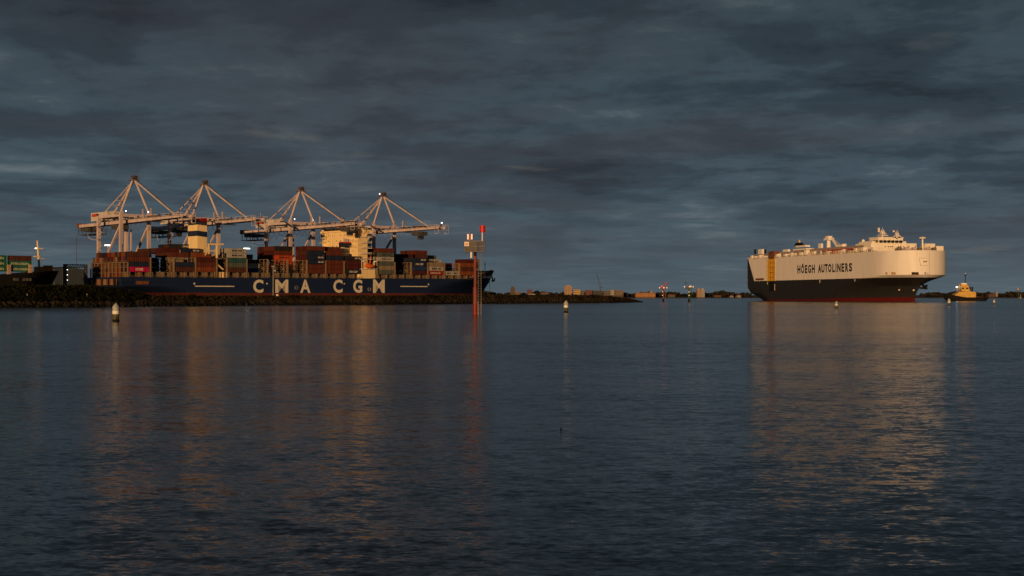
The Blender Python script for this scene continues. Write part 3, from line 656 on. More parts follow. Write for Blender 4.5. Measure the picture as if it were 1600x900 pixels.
def build_ship_houses():
    # accommodation block across the ship
    ta, tb = qt(562), qt(577); xa, xb = sx(ta), sx(tb)
    zt = qz(ta, 0, 361.0); zd = deck_u(0.7) - 0.9
    acc = empty('accommodation', (0, 0, 0)); acc.parent = ship
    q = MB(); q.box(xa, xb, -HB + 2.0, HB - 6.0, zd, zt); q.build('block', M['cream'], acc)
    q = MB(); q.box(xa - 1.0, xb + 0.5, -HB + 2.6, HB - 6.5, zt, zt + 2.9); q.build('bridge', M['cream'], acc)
    q = MB(); q.box(xa - 1.05, xb + 0.55, -HB + 5, HB - 9, zt + 1.1, zt + 2.2); q.build('bridge_window', M['glass'], acc)
    for s in (-1, 1):
        yy = (-HB + 2.5, -HB - 1.5) if s < 0 else (HB - 6.5, HB + 1.5)
        q = MB(); q.box(xb - 4.5, xb + 0.4, min(yy), max(yy), zt + 0.1, zt + 1.5); q.prism([(xb - 3.5, zt + 0.1), (xb - 0.5, zt + 0.1), (xb - 0.5, zt - 0.6), (xb - 3.0, zt - 0.6)], min(yy), max(yy)); q.build('bridge_wing', M['cream'], acc)
        q = MB(); q.bar((xb - 2, yy[0], zt - 4.8), (xb - 2, yy[1], zt), 0.7); q.build('wing_strut', M['cream'], acc)
    for k in range(5):      # side galleries with rails
        z = zt - 4 - k * 3.6
        q = MB(); q.box(xa + 1, xb + 2.2, -HB - 0.2, -HB + 2.0, z, z + 0.3); q.box(xa + 1, xb + 2.2, -HB - 0.2, -HB - 0.1, z + 0.9, z + 1.1); q.build('gallery', M['white'], acc)
    for k in range(3):
        z = zt - 3.2 - k * 3.6
        q = MB(); q.box(xa - 1.5, xa, -HB + 2.5, -HB + 12, z, z + 0.3); q.box(xa - 1.5, xa - 1.4, -HB + 2.5, -HB + 12, z + 0.9, z + 1.05); q.build('after_gallery', M['cream'], acc)
        q = MB(); q.box(xa - 1.5, xa, HB - 12, HB - 4.0, z, z + 0.3); q.box(xa - 1.5, xa - 1.4, HB - 12, HB - 4, z + 0.9, z + 1.05); q.build('after_gallery', M['cream'], acc)
    for k in range(4):
        for i in range(7):
            if (i * 7 + k * 5) % 4 == 0: continue
            z = zt - 2.4 - k * 3.6; y = -HB + 7 + i * 4.6
            q = MB(); q.box(xa - 0.06, xa + 0.02, y, y + 0.6, z, z + 0.7); q.build('window', M['glass'], acc)
    q = MB(); q.tube((xa + 3, -2, zt + 2.8), (xa + 3, -2, zt + 10), 0.5, 8, 0.25); q.bar((xa + 3, -5, zt + 7), (xa + 3, 1, zt + 7), 0.3); q.bar((xa + 3, -3.6, zt + 9), (xa + 3, -0.4, zt + 9), 0.5, 0.3); q.build('radar_mast', M['cream'], acc)
    # lifeboat station
    tl = qt(576); xl = sx(tl); zl = qz(tl, 0, 418.5)
    lb = MB(); n = 12
    rings = []
    for i in range(9):
        u = i / 8; r = math.sin(math.pi * (0.08 + 0.84 * u)) ** 0.6; rings.append([(xl - 4 + 8 * u, -HB - 1.2 + 1.5 * r * math.cos(2 * math.pi * k / n), zl + 1.1 + 1.35 * r * math.sin(2 * math.pi * k / n)) for k in range(n)])
    v = [p for rg in rings for p in rg]; lb.idx(v, [(i * n + k, i * n + (k + 1) % n, (i + 1) * n + (k + 1) % n, (i + 1) * n + k) for i in range(8) for k in range(n)] + [tuple(range(n)), tuple(range(8 * n, 9 * n))])
    lb.cbox(xl - 2, -HB - 1.2, zl + 2.2, 2.0, 1.4, 0.8)
    lb.build('lifeboat', M['orange_boat'], ship, True)
    q = MB()
    for x in (xl - 5, xl + 5.2): q.bar((x, -HB + 1, zl - 2), (x, -HB + 1, zl + 4.5), 0.5); q.bar((x, -HB + 1, zl + 4.5), (x, -HB - 1.8, zl + 4.2), 0.5)
    q.box(xl - 6, xl + 6, -HB - 1.0, -HB + 2, zl - 0.9, zl - 0.6); q.build('davit', M['white'], ship)
    q = MB(); q.box(xl - 7, xl + 6, -HB + 0.8, -HB + 3, zd, zl - 1.0); q.build('boat_deck_house', M['cream'], ship)
    q = MB(); q.tube((xl + 1, -HB + 0.5, zl - 1), (xl + 2, -HB + 0.3, zl + 8), 0.45, 8, 0.3); q.build('provision_crane', M['orange_boat'], ship)
    # funnel
    o_f = 26.0; ta, tb = qt(308.5, o_f - 6), qt(323.5, o_f - 6); x0, x1 = sx(ta), sx(tb); y0, y1 = o_f - 6 - HB, o_f + 5.5 - HB
    fz = lambda y: qz(ta, o_f - 6, y)
    fun = empty('funnel', (0, 0, 0)); fun.parent = ship
    def wedge(za, zb_, inset=0.0):
        q = MB(); q.box(x0 + inset, x1 - inset, y0 + inset, y1 - inset, za, zb_); return q
    zt_ = fz(353)
    wedge(zd, fz(371)).build('funnel_trunk', M['cream'], fun)
    q = MB(); q.prism([(x0 - 0.06, fz(368.6)), (x1 + 0.06, fz(370.2)), (x1 + 0.06, fz(361.8)), (x0 - 0.06, fz(360.2))], y0 - 0.06, y1 + 0.06); q.build('funnel_band', M['navy'], fun)
    q = MB(); q.prism([(x0, fz(371)), (x1, fz(371)), (x1, fz(347)), (x0 + 0.6, fz(347)), (x0, fz(352))], y0, y1); q.build('funnel_top', M['cream'], fun)
    q = MB(); q.prism([(x0 + 2.0, fz(346.9)), (x1 + 0.05, fz(346.9)), (x1 + 0.05, fz(340.5)), (x0 + 2.6, fz(340.5))], y0 - 0.05, y0 + 5); q.build('funnel_cap', mat('funnel_red', (0.30, 0.012, 0.02), 0.5), fun)
    for i in range(4):
        q = MB(); q.tube((x0 + 1.2 + i * 1.3, y1 - 3.5 + i, fz(349)), (x0 + 1.2 + i * 1.3, y1 - 3.5 + i, fz(337 + i % 2 * 2)), 0.55, 8); q.build('exhaust_pipe', M['black'], fun)
    # engine room casing and hose gantry beside the funnel
    q = MB(); q.box(sx(qt(342)), sx(qt(354)), -HB + 1.5, HB - 2, zd, qz(qt(346), 0, 425)); q.build('casing', M['cream'], ship)
    g = empty('hose_gantry', (0, 0, 0)); g.parent = ship
    tg = qt(344); zc = qz(tg, 0, 382); xs = [sx(qt(p)) for p in (329, 341.5)]
    for x in xs:
        q = MB(); q.bar((x, -HB + 2, qz(tg, 0, 397) if x < xs[1] else zd), (x, -HB + 2, zc), 0.9); q.build('gantry_post', M['cream'], g)
    q = MB(); q.bar((xs[0] - 0.5, -HB + 2, zc), (sx(qt(352)), -HB + 2, zc + 0.3), 0.95); q.build('gantry_beam', M['cream'], g)
    q = MB(); q.bar((xs[0], -HB + 2, qz(tg, 0, 392)), (xs[1], -HB + 2, qz(tg, 0, 392)), 0.6); q.bar((xs[0] - 2.5, -HB + 2, qz(tg, 0, 399)), (xs[0], -HB + 2, qz(tg, 0, 390)), 0.6); q.build('gantry_brace', M['cream'], g)
    for px in (345, 350, 355):
        q = MB(); x = sx(qt(px)); q.box(x - 0.4, x + 0.4, -HB + 0.6, -HB + 1.4, zd, qz(tg, 0, 425)); q.build('casing_post', M['cream'], ship)
    q = MB(); q.bar((xs[1], -HB + 1, qz(tg, 0, 414)), (sx(qt(350)), -HB + 1, qz(tg, 0, 421)), 0.7); q.build('stair', M['cream'], ship)
build_ship_houses()

# ------------------------------------------------------------------ ship-to-shore cranes
def build_cranes():
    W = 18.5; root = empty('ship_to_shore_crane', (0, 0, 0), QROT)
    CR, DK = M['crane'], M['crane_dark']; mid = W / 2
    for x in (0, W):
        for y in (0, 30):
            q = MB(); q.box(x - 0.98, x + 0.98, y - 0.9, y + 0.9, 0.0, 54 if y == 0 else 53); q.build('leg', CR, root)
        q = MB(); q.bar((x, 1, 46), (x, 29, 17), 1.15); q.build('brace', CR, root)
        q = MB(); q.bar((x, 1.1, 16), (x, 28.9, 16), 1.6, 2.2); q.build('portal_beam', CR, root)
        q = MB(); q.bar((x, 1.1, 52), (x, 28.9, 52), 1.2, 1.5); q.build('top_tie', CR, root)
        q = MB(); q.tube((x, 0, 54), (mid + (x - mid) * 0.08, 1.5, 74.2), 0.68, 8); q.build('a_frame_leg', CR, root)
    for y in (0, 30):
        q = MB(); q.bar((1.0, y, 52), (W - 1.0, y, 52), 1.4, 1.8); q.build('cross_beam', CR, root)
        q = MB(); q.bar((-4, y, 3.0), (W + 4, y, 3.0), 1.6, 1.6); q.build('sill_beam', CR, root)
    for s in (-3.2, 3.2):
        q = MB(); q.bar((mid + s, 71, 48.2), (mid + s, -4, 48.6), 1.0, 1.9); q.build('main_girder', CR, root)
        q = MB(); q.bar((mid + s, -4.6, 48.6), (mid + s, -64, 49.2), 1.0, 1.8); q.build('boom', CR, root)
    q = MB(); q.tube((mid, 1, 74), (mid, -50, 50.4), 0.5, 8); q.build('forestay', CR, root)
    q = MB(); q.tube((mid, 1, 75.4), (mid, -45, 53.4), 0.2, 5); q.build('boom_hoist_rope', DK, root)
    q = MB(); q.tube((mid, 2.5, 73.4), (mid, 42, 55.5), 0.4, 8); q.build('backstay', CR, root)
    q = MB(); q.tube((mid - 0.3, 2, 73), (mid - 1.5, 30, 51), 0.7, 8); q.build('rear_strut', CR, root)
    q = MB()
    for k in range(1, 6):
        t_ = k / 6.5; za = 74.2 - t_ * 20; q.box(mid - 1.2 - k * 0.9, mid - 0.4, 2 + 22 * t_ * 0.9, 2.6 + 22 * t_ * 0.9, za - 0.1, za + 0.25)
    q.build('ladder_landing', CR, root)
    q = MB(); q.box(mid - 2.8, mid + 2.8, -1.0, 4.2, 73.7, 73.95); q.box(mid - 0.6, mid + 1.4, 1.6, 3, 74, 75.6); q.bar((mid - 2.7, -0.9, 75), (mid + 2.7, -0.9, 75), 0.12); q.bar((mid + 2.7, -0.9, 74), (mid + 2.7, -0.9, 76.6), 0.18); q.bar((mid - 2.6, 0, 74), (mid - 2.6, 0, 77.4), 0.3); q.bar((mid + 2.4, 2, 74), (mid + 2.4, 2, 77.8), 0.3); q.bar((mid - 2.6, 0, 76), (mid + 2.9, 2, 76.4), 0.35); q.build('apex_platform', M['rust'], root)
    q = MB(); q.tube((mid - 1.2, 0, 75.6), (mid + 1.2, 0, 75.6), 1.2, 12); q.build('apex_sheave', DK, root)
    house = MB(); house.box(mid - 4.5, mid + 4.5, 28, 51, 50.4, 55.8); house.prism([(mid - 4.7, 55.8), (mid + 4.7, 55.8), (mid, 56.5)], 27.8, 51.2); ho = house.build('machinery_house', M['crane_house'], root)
    q = MB(); q.box(mid - 4.58, mid - 4.5, 40, 49.5, 53.2, 55.0); q.build('sign', M['red_sign'], ho)
    q = MB(); q.box(mid - 4.62, mid - 4.58, 40, 43, 53.3, 54.9); q.build('sign_mark', M['black'], ho)
    q = MB(); q.box(mid - 3.4, mid + 3.4, 8, 28, 50.2, 52.0); q.build('electrical_room', M['crane_house'], root)
    q = MB()
    for y in range(-62, 28, 6):
        for x in (mid - 4.4, mid + 4.4): q.box(x - 0.06, x + 0.06, y, y + 0.12, 49.4, 51.2)
    for x in (mid - 4.4, mid + 4.4):
        q.box(x - 0.05, x + 0.05, -63, 28, 51.0, 51.15); q.box(x - 0.5, x + 0.5, -63, 28, 49.5, 49.65)
    q.build('walkway', CR, root)
    for y in (-24, -14, 12):      # little masts and winches on top
        q = MB(); q.bar((mid - 2, y, 50), (mid - 2, y, 55.5), 0.6); q.bar((mid - 2, y, 53.8), (mid + 1, y + 1, 53.8), 0.4); q.cbox(mid + 1, y + 2, 50, 2.4, 2.8, 2.0); q.build('stay_support', CR, root)
    q = MB(); q.box(mid - 4.4, mid + 4.4, -30, -27, 47.0, 47.4); q.box(mid - 3.8, mid + 3.8, -30, -28, 49.6, 50.8); q.build('hinge_beam', DK, root)
    # festoon loops under the girder and the dark maintenance cage under the tail
    q = MB()
    for k in range(14):
        y = 58 - k * 6.2; pts = [(mid - 4.6, y - 6.2 * i / 6, 46.6 - 3.6 * math.sin(math.pi * i / 6) * (0.75 + 0.25 * (k % 3))) for i in range(7)]; q.path(pts, 0.10, 4)
    q.build('festoon_cable', DK, root)
    q = MB()
    for y in (48, 53, 58, 63, 69): q.box(mid - 4.5, mid - 4.2, y, y + 0.3, 42.5, 47); q.box(mid + 4.2, mid + 4.5, y, y + 0.3, 42.5, 47)
    q.box(mid - 4.8, mid + 4.8, 47, 70, 42.2, 42.5); q.box(mid - 4.6, mid + 4.6, 54, 66, 44.6, 46.6)
    q.build('maintenance_cage', DK, root)
    q = MB(); q.path([(mid - 4.4, 56, 42.2), (mid - 4.4, 54, 40), (mid - 4.4, 48, 38.6), (mid - 4.4, 40, 38.5)], 0.18, 5); q.build('hose_loop', CR, root)
    q = MB(); q.box(mid - 4.4, mid + 4.4, 70, 72, 47.0, 50); q.build('tail_platform', M['rust'], root)
    q = MB(); q.box(mid - 4.4, mid + 4.4, -66, -64.2, 47.2, 47.5)
    for x in (mid - 4.4, mid + 4.2):
        for y in (-66, -62): q.box(x, x + 0.2, y, y + 0.2, 45.0, 51)
        q.box(x, x + 0.2, -66, -61.8, 45.0, 45.25); q.box(x, x + 0.2, -66, -61.8, 50.8, 51)
    q.bar((mid, -65, 50), (mid, -65, 53), 0.25); q.build('boom_tip_platform', CR, root)
    q = MB(); q.box(W + 1.2, W + 3.0, 26, 28.4, 26, 30); q.box(W + 1.6, W + 2.4, 27, 27.9, 0, 45); q.build('lift_tower', CR, root)
    q = MB()
    for k in range(11):
        z = 6 + k * 4.0; y0, y1 = (22, 28.6) if k % 2 else (28.6, 22)
        q.bar((-1.6, y0, z), (-1.6, y1, z + 4.0), 0.5, 0.18); q.box(-2.2, -1.0, y1 - 0.7, y1 + 0.7, z + 3.9, z + 4.05); q.box(-2.2, -2.12, min(y0, y1), max(y0, y1), z + 4.9, z + 5.0)
    q.build('stair', CR, root)
    q = MB()
    for k in range(20):
        y = 68 - k * 6.6; q.box(mid - 2.7, mid + 2.7, y, y + 0.3, 48.6, 49.0); q.bar((mid - 2.7, y, 48.8), (mid + 2.7, y - 6.4, 48.8), 0.25)
    q.build('girder_bracing', CR, root)
    q = MB()
    for k in range(-9, 4):
        y = k * 6.5; q.cbox(mid - 4.5 + (k % 2) * 8.6, y, 49.6, 0.7, 1.2 + (k % 3) * 0.5, 1.0 + (k % 4) * 0.35)
    q.build('equipment_box', M['crane_dark'], root)
    tro = MB(); tro.box(mid - 4, mid + 4, -4, 4, 44.6, 47.2); tro.box(mid - 3.4, mid + 3.4, -3, 3, 50, 51.4); tro.box(mid - 5.2, mid - 2.0, -7.2, -4.4, 41.6, 44.8); tro = tro.build('trolley', DK, root)
    q = MB(); q.box(mid - 5.25, mid - 1.95, -7.3, -5.0, 42.6, 44.0); q.build('cab_window', M['glass'], tro)
    lamp = MB()
    for x in (0, W): pass
    l1 = MB(); l1.lathe([(0.1, 0), (0.32, 0.15), (0.32, 0.5), (0.1, 0.65)], 10, (2.6, -1.2, 54.3)); l1.build('lamp', M['lamp'], root)
    l2 = MB(); l2.lathe([(0.1, 0), (0.32, 0.15), (0.32, 0.5), (0.1, 0.65)], 10, (W - 1.0, -1.2, 54.3)); l2.build('lamp', M['lamp'], root)
    apex = MB(); apex.lathe([(0.1, 0), (0.32, 0.15), (0.32, 0.5), (0.1, 0.65)], 10, (mid - 4.0, 0, 75.2)); apex.build('apex_lamp', M['lamp'], root)
    tip = MB(); tip.lathe([(0.1, 0), (0.4, 0.2), (0.4, 0.6), (0.1, 0.8)], 10, (mid, -64, 52.0)); tip.build('tip_lamp', M['lamp'], root)
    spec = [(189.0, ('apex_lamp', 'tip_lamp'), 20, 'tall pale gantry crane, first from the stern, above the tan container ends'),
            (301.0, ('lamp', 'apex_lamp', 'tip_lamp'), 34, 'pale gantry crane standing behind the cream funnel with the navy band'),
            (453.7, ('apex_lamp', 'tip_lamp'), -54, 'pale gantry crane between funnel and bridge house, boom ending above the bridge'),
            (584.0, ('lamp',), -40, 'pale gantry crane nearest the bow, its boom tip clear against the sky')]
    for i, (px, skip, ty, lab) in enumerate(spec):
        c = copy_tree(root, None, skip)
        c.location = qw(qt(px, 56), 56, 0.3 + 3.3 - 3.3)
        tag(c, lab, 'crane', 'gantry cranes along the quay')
        for ch in c.children:
            if ch.name.startswith('trolley'): ch.location = (0, ty, 0)
    for ch in list(root.children_recursive): bpy.data.objects.remove(ch)
    bpy.data.objects.remove(root)
    # box hanging from the third crane
    t0 = qt(453.7, 56); o = 56 - 62; t = t0 + mid
    o = 10.0; t = qt(543, o)
    zb = qz(t, o, 386.5)
    put_container(t, o, zb, 'navy', 'navy container hanging from the crane in front of the cream bridge house', 'containers stacked on the navy ship')
    s = empty('spreader', qw(t, o, zb + CH_), QROT, 'red lifting spreader holding the navy container below the crane trolley', 'spreader')
    q = MB(); q.box(-6, 6, -0.5, 0.5, 0, 0.6); q.box(-6.1, -5.5, -1.2, 1.2, -0.1, 0.7); q.box(5.5, 6.1, -1.2, 1.2, -0.1, 0.7); q.build('frame', M['red'], s)
    q = MB(); q.cbox(-1.5, 0, 0.6, 3, 1.8, 2.0); q.cbox(2.2, 0, 0.6, 2.2, 1.6, 1.4); q.build('head_block', M['crane'], s)
    for x in (-2.5, 2.8):
        for y in (-0.7, 0.7): q = MB(); q.tube((x, y, 1.4), (x * 0.9, y, 42 - zb - CH_ + 3), 0.06, 4); q.build('rope', M['crane_dark'], s)
build_cranes()

# ------------------------------------------------------------------ terminal floodlights, shed and frame
def build_terminal():
    for px, py, wpx, o, lab in ((168.5, 383, 17, 150, 'bright twin floodlight on a mast between the legs of the first crane'), (384.5, 388, 15, 170, 'bright floodlight bar on a mast above the pale grey containers'), (352, 402, 8, 170, 'small bright floodlight low beside the hose gantry')):
        t = qt(px, o); z = qz(t, o, py); m = qY(t, o) / F
        r = empty('floodlight_mast', qw(t, o, 3.6), QROT, lab, 'floodlight', 'terminal floodlights')
        zz = z - 3.6
        q = MB(); q.tube((0, 0, 0), (0, 0, zz - 0.6), 0.6, 8, 0.4); q.build('mast', M['galv'], r)
        q = MB(); wm = wpx * m / 1.35; q.box(-wm / 2, wm / 2, -0.5, 0.5, zz - 0.3, zz + 0.1); q.build('cross_arm', M['galv'], r)
        n = max(2, int(wpx / 3.5))
        for k in range(n):
            x = -wm / 2 + wm * (k + 0.5) / n; q = MB(); q.prism([(x - wm / n * 0.42, zz - 0.45), (x + wm / n * 0.42, zz - 0.45), (x + wm / n * 0.3, zz + 0.15), (x - wm / n * 0.3, zz + 0.15)], -1.3, -0.55); q.build('lamp', M['lamp'], r)
    # frame with small lamps left of the stern
    o = 30; ta, tb = qt(101.5, o), qt(134, o); zt = qz(ta, o, 412.5)
    r = empty('loading_frame', qw(ta, o, 0), QROT, 'dark steel portal frame with three lamps left of the navy stern', 'steel frame')
    L = tb - ta
    q = MB(); q.box(-0.8, 0.8, -0.8, 0.8, -2, zt); q.build('post', M['crane_dark'], r)
    q = MB(); q.box(L - 0.8, L + 0.8, -0.8, 0.8, -2, zt); q.build('post', M['crane_dark'], r)
    q = MB(); q.box(0.8, L - 0.8, -0.6, 0.6, zt - 0.4, zt); q.box(0.8, L - 0.8, -0.6, 0.6, zt - 2.0, zt - 1.7)
    for k in range(7): q.bar((0.8 + k * (L - 1.6) / 7, 0, zt - 1.9), (0.8 + (k + 0.5) * (L - 1.6) / 7, 0, zt - 0.2), 0.3); q.bar((0.8 + (k + 0.5) * (L - 1.6) / 7, 0, zt - 0.2), (0.8 + (k + 1) * (L - 1.6) / 7, 0, zt - 1.9), 0.3)
    q.build('truss_beam', M['crane_dark'], r)
    for py in (421.5, 429.5, 437.5):
        z = qz(ta, o, py); q = MB(); q.box(0.9, 1.3, -0.9, -0.5, z - 0.1, z + 0.1); q.build('lamp', M['lamp'], r)
    q = MB(); q.tube((L * 0.55, 0, zt), (L * 0.55, 0, qz(ta, o, 366)), 0.14, 5); q.build('aerial', M['crane_dark'], r)
    # grey shed behind the frame
    o = 90; ta, tb = qt(86, o), qt(132, o); z1 = qz(ta, o, 418)
    r = empty('warehouse', qw(ta, o, 3.6), QROT, 'grey steel warehouse behind the portal frame', 'warehouse'); L = tb - ta
    sh = mat('shaded_cladding', (0.045, 0.062, 0.085), 0.6, 0.2, 0.4, streak=True)  # darkened and blued: the wall's shade is put into the cladding colour
    q = MB(); q.prism([(0, 0), (L, 0), (L, z1 - 3.6 - 1), (L / 2, z1 - 3.6 + 0.8), (0, z1 - 3.6 - 1)], 0, 30); wb = q.build('wall', sh, r)
    q = MB()
    for k in range(int(L / 1.2)): q.box(k * 1.2, k * 1.2 + 0.25, -0.12, 0, 0, z1 - 3.6 - 1.4)
    q.build('cladding_rib', sh, r)
    for k in range(3):
        q = MB(); q.box(2 + k * 5, 5.6 + k * 5, -0.2, -0.12, 0, 4.2); q.build('roller_door', M['concrete'], r)
    # red box and tarpaulin-grey gangway at the black bow
    put_container(qt(82, 8), 14, 3.6, 'rust', 'dark red container standing on the quay beside the black bow', 'containers on the quay', length=20)
    put_container(qt(100, 40), 62, 3.6, 'teal', 'teal container on the quay behind the portal frame', 'containers on the quay')
    put_container(qt(113, 40), 62, 3.6, 'maroon', 'maroon container on the quay under the portal frame', 'containers on the quay')
build_terminal()

# ------------------------------------------------------------------ black ship at the left edge
def build_black_ship():
    tb = qt(92, 17); L = 190; hbm = 15.0; t0 = tb - L
    r = empty('black_container_ship', qw(t0, 17, 0), QROT, 'black ship bow carrying green containers at the left edge', 'ship')
    zq = lambda px, py: qz(qt(px, 4), 4, py)
    zd = zq(40, 429); zb = zq(88, 422.5)
    lev = [-1, 4, 8, 0]; x0 = [0, 0, 0, 0]; x1 = [L - 9, L - 7, L - 4.5, L]; ub = [0.78, 0.80, 0.84, 0.88]
    def hb(u, j): return max(0.05, hbm * (1 if u < ub[j] else 1 - ((u - ub[j]) / (1 - ub[j])) ** (1.6 + 0.2 * j)))
    dk = lambda u: zd + (zb - zd) * sstep(0.80, 0.99, u)
    us, rows = hull_grid(60, lev, x0, x1, hb, dk)
    hull_mb(rows).build('hull', M['black'], r)
    d = MB()
    for a, b in zip(rows[:-1], rows[1:]):
        d.face([(a[-1][0], -a[-1][1], a[-1][2] - 0.8), (b[-1][0], -b[-1][1], b[-1][2] - 0.8), (b[-1][0], b[-1][1], b[-1][2] - 0.8), (a[-1][0], a[-1][1], a[-1][2] - 0.8)])
    d.build('deck', M['deckgrey'], r)
    # hull name as pale worn strip of letters
    u0, u1 = 0.80, 0.885
    wg = mat('worn_grey_print', (0.085, 0.09, 0.085), 0.8, 0.6, 1.2); ya, yb2 = -hb(u0, 3) * 0.985 - 0.3, -hb(u1, 3) - 0.5; xa2, xb2 = L * u0 + 6, L * u1
    for k in range(6):
        if k == 2: continue
        f0, f1 = k / 6, (k + 0.8) / 6; q = MB(); q.face([(xa2 + (xb2 - xa2) * f, ya + (yb2 - ya) * f, z) for f, z in ((f0, zd - 3.4), (f1, zd - 3.4), (f1, zd - 2.0), (f0, zd - 2.0))]); q.build('worn_hull_print', wg, r)
    # foremast
    tm = qt(60, 17); x = tm - t0; z0 = zd; zt = qz(tm, 17, 376)
    m_ = empty('foremast', (0, 0, 0)); m_.parent = r
    q = MB(); q.tube((x + 0.8, 0, z0), (x - 0.6, 0, zt), 0.85, 8, 0.4); q.build('mast_tube', M['cream'], m_)
    for py, a, b in ((388.5, -2.2, 2.4), (401, -2.4, 0.6), (405, 0, 3.2)):
        z = qz(tm, 17, py); q = MB(); q.box(x + a, x + b, -0.7, 0.7, z - 0.25, z + 0.35); q.build('mast_platform', M['cream'], m_)
    q = MB(); z = qz(tm, 17, 388.5); q.box(x - 2.2, x - 1.3, -0.9, -0.7, z - 0.1, z + 0.3); q.build('mast_lamp', M['lamp'], m_)
    # deck cranage and lashing posts
    for px in (13.5, 47):
        t = qt(px, 4); xx = t - t0; q = MB(); q.box(xx - 0.9, xx + 0.9, -hbm + 1, -hbm + 2.4, zd - 0.8, qz(t, 4, 413.5)); q.build('lashing_post', mat('pink_buff_post', (0.40, 0.28, 0.22), 0.7), r)
    q = MB(); t = qt(72, 17); xx = t - t0; q.box(xx - 1, xx + 3, -2, 2, zd + 1, qz(t, 17, 414.8)); q.box(xx - 6, xx - 1.2, -2, 2, zd + 1, qz(t, 17, 417)); q.build('windlass_house', M['dullor'] if 'dullor' in M else mat('orange_winch', (0.42, 0.16, 0.03), 0.6), r)
    # containers
    wt = mat('pale_green_lettering', (0.42, 0.50, 0.42), 0.6)
    tr = qt(14.5, 4) + 6.1; zb0 = qz(tr, 4, 424.5)
    for bi, (tt, cols) in enumerate(((tr, ['green', 'green', 'brown']), (tr - 13.6, ['green', 'green', 'green']))):
        for rw in range(1):
            for k, c in enumerate(cols):
                if rw and k < 3 and bi == 1: continue
                if rw and bi == 0 and k < 3: continue
                c2 = c if rw == 0 else random.choice(['green', 'brown', 'rust', 'navy'])
                lab = f'{CC[c2][1]} container on the black ship, {("bay nearest its bow", "bay at the picture edge")[bi]}, {ORD[rw]} row, {ORD[k]} tier'
                put_container(tt, 4 + 1.2 + rw * 2.48, zb0 + k * CH_, c2, lab, 'containers on the black ship', ('EVERGREEN', -5.2, 4.6, 0.75, 2.0) if (rw == 0 and c2 == 'green') else None, 'pale_green_lettering')
build_black_ship()

